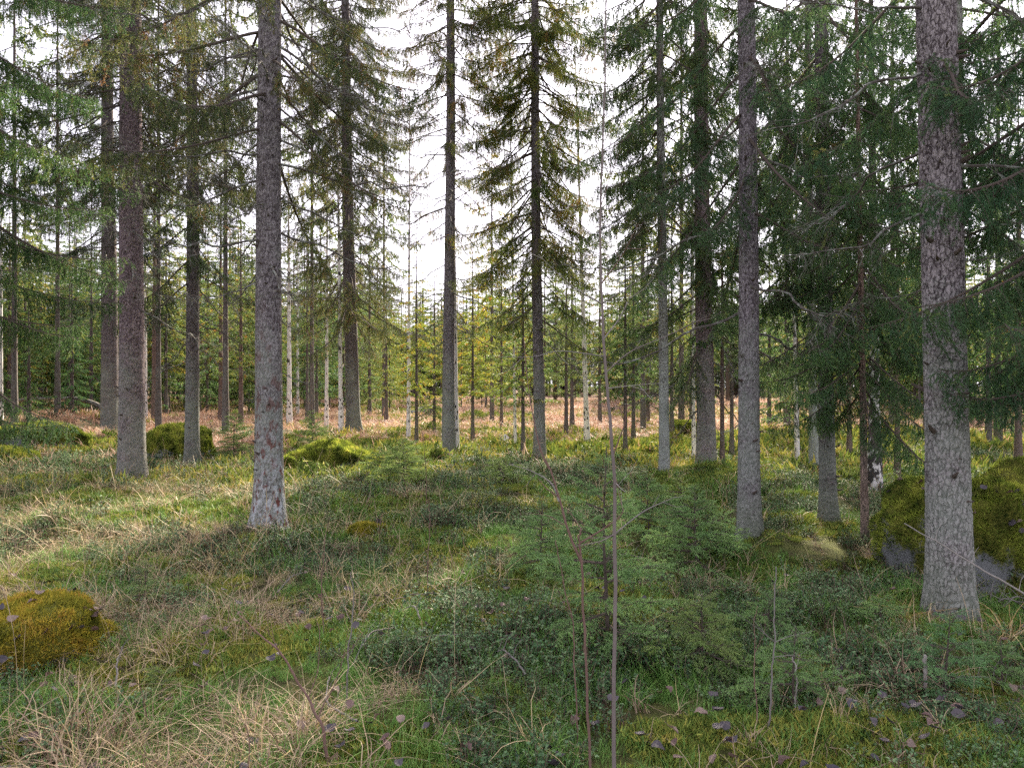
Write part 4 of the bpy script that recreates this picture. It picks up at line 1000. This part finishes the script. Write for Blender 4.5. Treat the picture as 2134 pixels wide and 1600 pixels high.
bare_tree('bare_shrub', 'thin grey dry stem in the grass left of centre', 'shrub', 3.6, [(722, 1490), (727, 1380), (735, 1250), (728, 1190)], .005, .002, [([(727, 1370), (745, 1330), (750, 1300)], .002, None), ([(730, 1300), (715, 1260), (705, 1215)], .002, None)], 'greystem', seed=8)
bare_tree('bare_shrub', 'slender brown stem rising from dry grass beside the scarred trunk', 'shrub', 4.6, [(676, 1340), (672, 1240), (680, 1140), (686, 1080)], .005, .0015, [([(674, 1210), (662, 1160), (655, 1120)], .002, None), ([(676, 1190), (690, 1150), (698, 1110)], .002, None)], 'redtwig', seed=9)
bare_tree('bare_shrub', 'slender brown stem near the charred stump', 'shrub', 5.4, [(892, 1260), (894, 1150), (897, 1070), (894, 1040)], .005, .0015, [([(894, 1160), (880, 1120), (876, 1090)], .002, None), ([(895, 1120), (908, 1090), (915, 1060)], .002, None)], 'redtwig', seed=10)
bare_tree('bare_shrub', 'thin leafless shoot standing before the clearing', 'shrub', 9, [(888, 1080), (890, 1000), (884, 940), (876, 880)], .006, .002, [([(890, 980), (905, 950), (915, 925)], .003, None), ([(888, 960), (872, 940), (862, 930)], .003, None)], 'redtwig', seed=11)
bare_tree('bare_shrub', 'dead forked twig beside the forked sapling', 'shrub', 3.3, [(1205, 1545), (1198, 1400), (1190, 1300), (1170, 1210), (1150, 1125)], .004, .002, [([(1190, 1295), (1160, 1220), (1152, 1180)], .002, None)], 'redtwig', seed=12)

def pole(name, label, cat, pts_, r0, r1, mat, group=None):
    P = np.array(pts_); mid = P[0].copy(); mid[2] = Hs(mid[0], mid[1]); t = None
    mb = MB(); Q = smooth_path(P - mid, 24); g = np.random.default_rng(int(abs(P[0][0]) * 100)); Q = Q + np.cumsum(g.normal(0, .003, Q.shape), 0)
    tube(mb, Q, np.linspace(r0, r1, 24), 6, 0)
    for k in (8, 14, 19): tube(mb, [Q[k], Q[k] + np.array([.02, .01, .06]), Q[k] + np.array([.05, .02, .09])], [r1 * .8, r1 * .5, r1 * .3], 4, 0)
    o = obj(name, mb.mesh(name, [M[mat]], True), None, tuple(mid)); return tag(o, label, cat, group)
a = px3(2420, 1385, 4.25); pole('fallen_branch', 'thin grey fallen branch slanting across the scaly-barked trunk', 'branch', [(a[0], a[1], Hs(a[0], a[1])), px3(2134, 1230, 4.3), px3(2010, 1160, 4.35), px3(1885, 1085, 4.4)], .008, .003, 'stick')
a = px3(270, 860, 24); b = px3(20, 838, 26); pole('fallen_log', 'dark fallen trunk lying across the clearing on the left', 'log', [(a[0], a[1], Hs(a[0], a[1]) + .1), (a[0] - 2, a[1] + 1, Hs(a[0] - 2, a[1] + 1) + .5), (b[0], b[1], Hs(b[0], b[1]) + .9)], .09, .06, 'dead')

# charred stump piece by the hummock
def stump():
    d = 7.7; x = (787 - PW / 2) / F * d; zb = Hs(x, d); g = np.random.default_rng(3); mb = MB(); th = 12; V = []
    zs = [-.05, .05, .12, .17]; rr = [.055, .045, .038, .03]
    for k in range(4):
        for j in range(th):
            a = j * 2 * math.pi / th; r = rr[k] * (1 + g.uniform(-.2, .2)); V.append((r * math.cos(a), r * .7 * math.sin(a), zs[k] + (g.uniform(-.02, .05) if k == 3 else 0)))
    V.append((0, 0, .11)); T = []
    for k in range(3):
        for j in range(th):
            a, b = k * th + j, k * th + (j + 1) % th; T += [(a, b, b + th), (a, b + th, a + th)]
    for j in range(th): T.append((3 * th + j, 3 * th + (j + 1) % th, 4 * th))
    mb.add(V, T); tag(obj('tree_stump', mb.mesh('tree_stump', [M['stump']]), None, (x, d, zb)), 'small jagged black stump beside the round moss hummock', 'stump')
stump()
# white card low on a thin stem in the clearing
def card():
    d = gd(922); x = (1053 - PW / 2) / F * d; zb = Hs(x, d); t = thing('marker_card', 'small white square card set on its corner in the clearing', 'sign', (x, d, zb))
    import bmesh
    bm = bmesh.new(); bmesh.ops.create_cube(bm, size=1); me = bpy.data.meshes.new('card'); bm.to_mesh(me); bm.free(); me.materials.append(M['card'])
    obj('card', me, t, (0, 0, .20), (R(-12), R(43), R(8)), (.155, .012, .155))
    mb = MB(); tube(mb, [(0, .03, -.1), (.005, .02, .12), (0, .012, .24)], [.012, .011, .009], 6, 0); obj('stake', mb.mesh('stake', [M['stick']]), t)
card()

# golden tussock by the scaly trunk, and other countable tussocks
def tussock(label, px, py, seed, n, h, mat, d=None):
    d = d or gd(py); x = (px - PW / 2) / F * d; me = blades(seed, n, h * .6, h, .006, .05, 1.7, mat, 7, .2)
    tag(obj('grass_tussock', me, None, (x, d, Hs(x, d))), label, 'grass tussock', 'tussocks of dry sedge')
def solid_straw(name, a, b):
    m, n, l, p = nm(name); at = attr(n, 'tint'); leafy(m, n, l, p, mixc(n, l, a, b, at.outputs['Fac']), .25, .6); return m
M['gold_straw'] = solid_straw('golden_sedge', (.30, .17, .06), (.55, .40, .17))
tussock('golden arching sedge tussock at the foot of the scaly-barked trunk', 1885, 1325, 1, 34, .26, M['gold_straw'])
tussock('golden sedge tussock lying below the slim grey-brown spruce', 405, 1010, 2, 26, .35, M['gold_straw'])
tussock('rusty sedge clump at the right edge below the boulder', 2105, 1360, 3, 34, .38, M['gold_straw'])

# tall pale grass stalks with seed heads
def stalk(seed):
    g = np.random.default_rng(seed); mb = MB(); h = g.uniform(.55, .85); b = g.uniform(.02, .22); a = g.uniform(0, 6.28); t = np.linspace(0, 1, 9)
    P = np.stack([b * h * t ** 2.4 * math.cos(a), b * h * t ** 2.4 * math.sin(a), h * t - .03], 1); r = .0014 * (1 - .5 * t); r[-3:-1] *= 2.4
    tube(mb, P, r, 3, 0); return mb.mesh('stalk', [M['straw']])
ST = [stalk(700 + i) for i in range(7)]
P, g = pts(7, 2.4, 13, lambda x, y, u, v: .12 + .88 * sm(1000 - u, 0, 300) * sm(fbm(x * .7, y * .7, 43), .35, .6), 12, .35)
place('tall_grass_stalks', 'tall pale dry grass stalks standing singly over the undergrowth', 'dry grass', ST, P, g, .55, 1.05, lambda x, y: .7 + 0 * x, .16)

# ------------------------------------------------------------------ fallen leaves, every one its own
def leaf_mesh(seed, m):
    g = np.random.default_rng(seed); n = 12; V = [(0, 0, 0.0)]; cu = g.uniform(.2, .9); c2 = g.uniform(-.5, .5)
    for k in range(n):
        a = k * 2 * math.pi / n; r = .024 * (1 + (.28 if k == 0 else 0) - (.12 if k == 6 else 0)) * g.uniform(.92, 1.06); x, y = r * math.cos(a), r * .92 * math.sin(a)
        V.append((x, y, cu * (y * y) / .024 + c2 * x * x / .024 + g.normal(0, .0012)))
    T = [(0, 1 + k, 1 + (k + 1) % n) for k in range(n)]
    mb = MB(); mb.add(V, T); tube(mb, [(-.02, 0, 0), (-.035, .003, .003), (-.05, .008, .002)], [.0011, .0009, .0007], 3, 0, .5, False)
    return mb.mesh('leaf', [m], True)
LK = (('leaf_dark', 'slate-dark round fallen aspen leaf lying among moss and grass', 'slate-dark fallen leaves'),
      ('leaf_brown', 'purple-brown round fallen aspen leaf lying among moss and grass', 'purple-brown fallen leaves'),
      ('leaf_pale', 'pale tan upturned fallen aspen leaf lying among moss and grass', 'pale tan fallen leaves'))
LM = {k: [leaf_mesh(900 + 10 * j + i, M[k]) for i in range(4)] for j, (k, _, _) in enumerate(LK)}
gl = np.random.default_rng(77); placed = 0
while placed < 290:
    y = 2.6 + 3.4 * gl.random() ** 1.9; u = gl.uniform(-20, 2150); x = (u - PW / 2) / F * y; v = PH / 2 + CAMZ / y * F
    den = .3 + .7 * fbm(np.array([x * 1.2]), np.array([y * 1.2]), 121)[0]
    if 1380 < u < 1800 and v > 1450: den += .35
    den = den * .55 + .6 * float(mossy(np.array([x]), np.array([y]))[0])
    if gl.random() > den ** 1.4: continue
    k = gl.choice(3, p=(.55, .28, .17)); key, lab, grp = LK[k]
    o = obj('fallen_leaf', LM[key][gl.integers(0, 4)], None, (x, y, Hs(x, y) + gl.uniform(.055, .10)), (gl.normal(0, .35), gl.normal(0, .35), gl.uniform(0, 6.28)), gl.uniform(.7, 1.15))
    tag(o, lab, 'leaf', grp); placed += 1
def leaves_on(surf, n, where, grp, seed):
    g = np.random.default_rng(seed); V, N = surf[1], surf[2]
    ok = np.where((N[:, 2] > .35) & (N[:, 1] < .35))[0]
    for i in g.choice(ok, n, replace=False):
        k = int(g.choice(3, p=(.45, .35, .2))); key = LK[k][0]; q = Vector(N[i] * np.array([1, 1, 1.2])).to_track_quat('Z', 'Y').to_euler()
        p = V[i] + N[i] * .03
        o = obj('fallen_leaf', LM[key][g.integers(0, 4)], None, tuple(p), (q.x + g.normal(0, .15), q.y + g.normal(0, .15), q.z + g.uniform(0, 6)), g.uniform(.8, 1.3))
        tag(o, ('slate-dark', 'purple-brown', 'pale tan')[k] + ' fallen leaf lying on the ' + where, 'leaf', grp)
leaves_on(GOLD, 26, 'golden moss of the low boulder', 'leaves on the golden boulder', 5)
leaves_on(BIG, 34, 'large mossy boulder behind the scaly trunk', 'leaves on the large boulder', 6)

def brush(label, px, py, n, L, seed, mat):
    d = gd(py); x = (px - PW / 2) / F * d; zb = Hs(x, d); g = np.random.default_rng(seed); t = thing('brush_pile', label, 'twigs', (x, d, zb))
    for k in range(n):
        a = g.uniform(0, 6.28); el = g.uniform(.05, .6); l = L * g.uniform(.5, 1); p0 = np.array([g.normal(0, .25), g.normal(0, .2), .02]); dr = np.array([math.cos(a) * math.cos(el), math.sin(a) * math.cos(el), math.sin(el)])
        tt = np.linspace(0, 1, 6)[:, None]; Q = p0 + dr * l * tt - np.array([0, 0, .3 * l]) * tt ** 2 + np.cumsum(g.normal(0, .015, (6, 3)), 0); Q[:, 2] = np.maximum(Q[:, 2], .0)
        mb = MB(); tube(mb, Q, .006 * (1 - .7 * tt[:, 0]), 5, 0)
        for q in range(4):
            j = g.integers(1, 5); e = unit((dr + g.normal(0, .6, 3))[None])[0]; tube(mb, [Q[j], Q[j] + e * .1, Q[j] + e * .2 + np.array([0, 0, -.02])], [.003, .002, .001], 3, 0)
        obj('twig', mb.mesh('twig', [M[mat]]), t)
brush('tangle of reddish dead twigs left of the thick purplish trunk foot', 215, 985, 22, .9, 1, 'redtwig')
brush('tangle of grey fallen twigs at the foot of the slim white birch', 1665, 1000, 16, .9, 2, 'greystem')
brush('scatter of grey dead twigs on the ground below the large mossy boulder', 2080, 1260, 10, .6, 3, 'greystem')
gs = np.random.default_rng(8)
for k in range(14):
    u, v = gs.uniform(100, 2080), gs.uniform(1130, 1560); x, y = gpt(u, v); a = gs.uniform(0, 6.28); l = gs.uniform(.25, .7); z = Hs(x, y)
    x2, y2 = x + l * math.cos(a), y + l * math.sin(a); xm, ym = (x + x2) / 2 + gs.normal(0, .03), (y + y2) / 2
    pole('fallen_twig', 'short grey dead twig lying loose on the undergrowth', 'twig', [(x, y, z + .05), (xm, ym, Hs(xm, ym) + .08), (x2, y2, Hs(x2, y2) + .06)], .006, .0025, 'greystem', 'dead twigs on the forest floor')
print('objects', len(bpy.data.objects), 'tris', sum(len(m.polygons) for m in bpy.data.meshes))
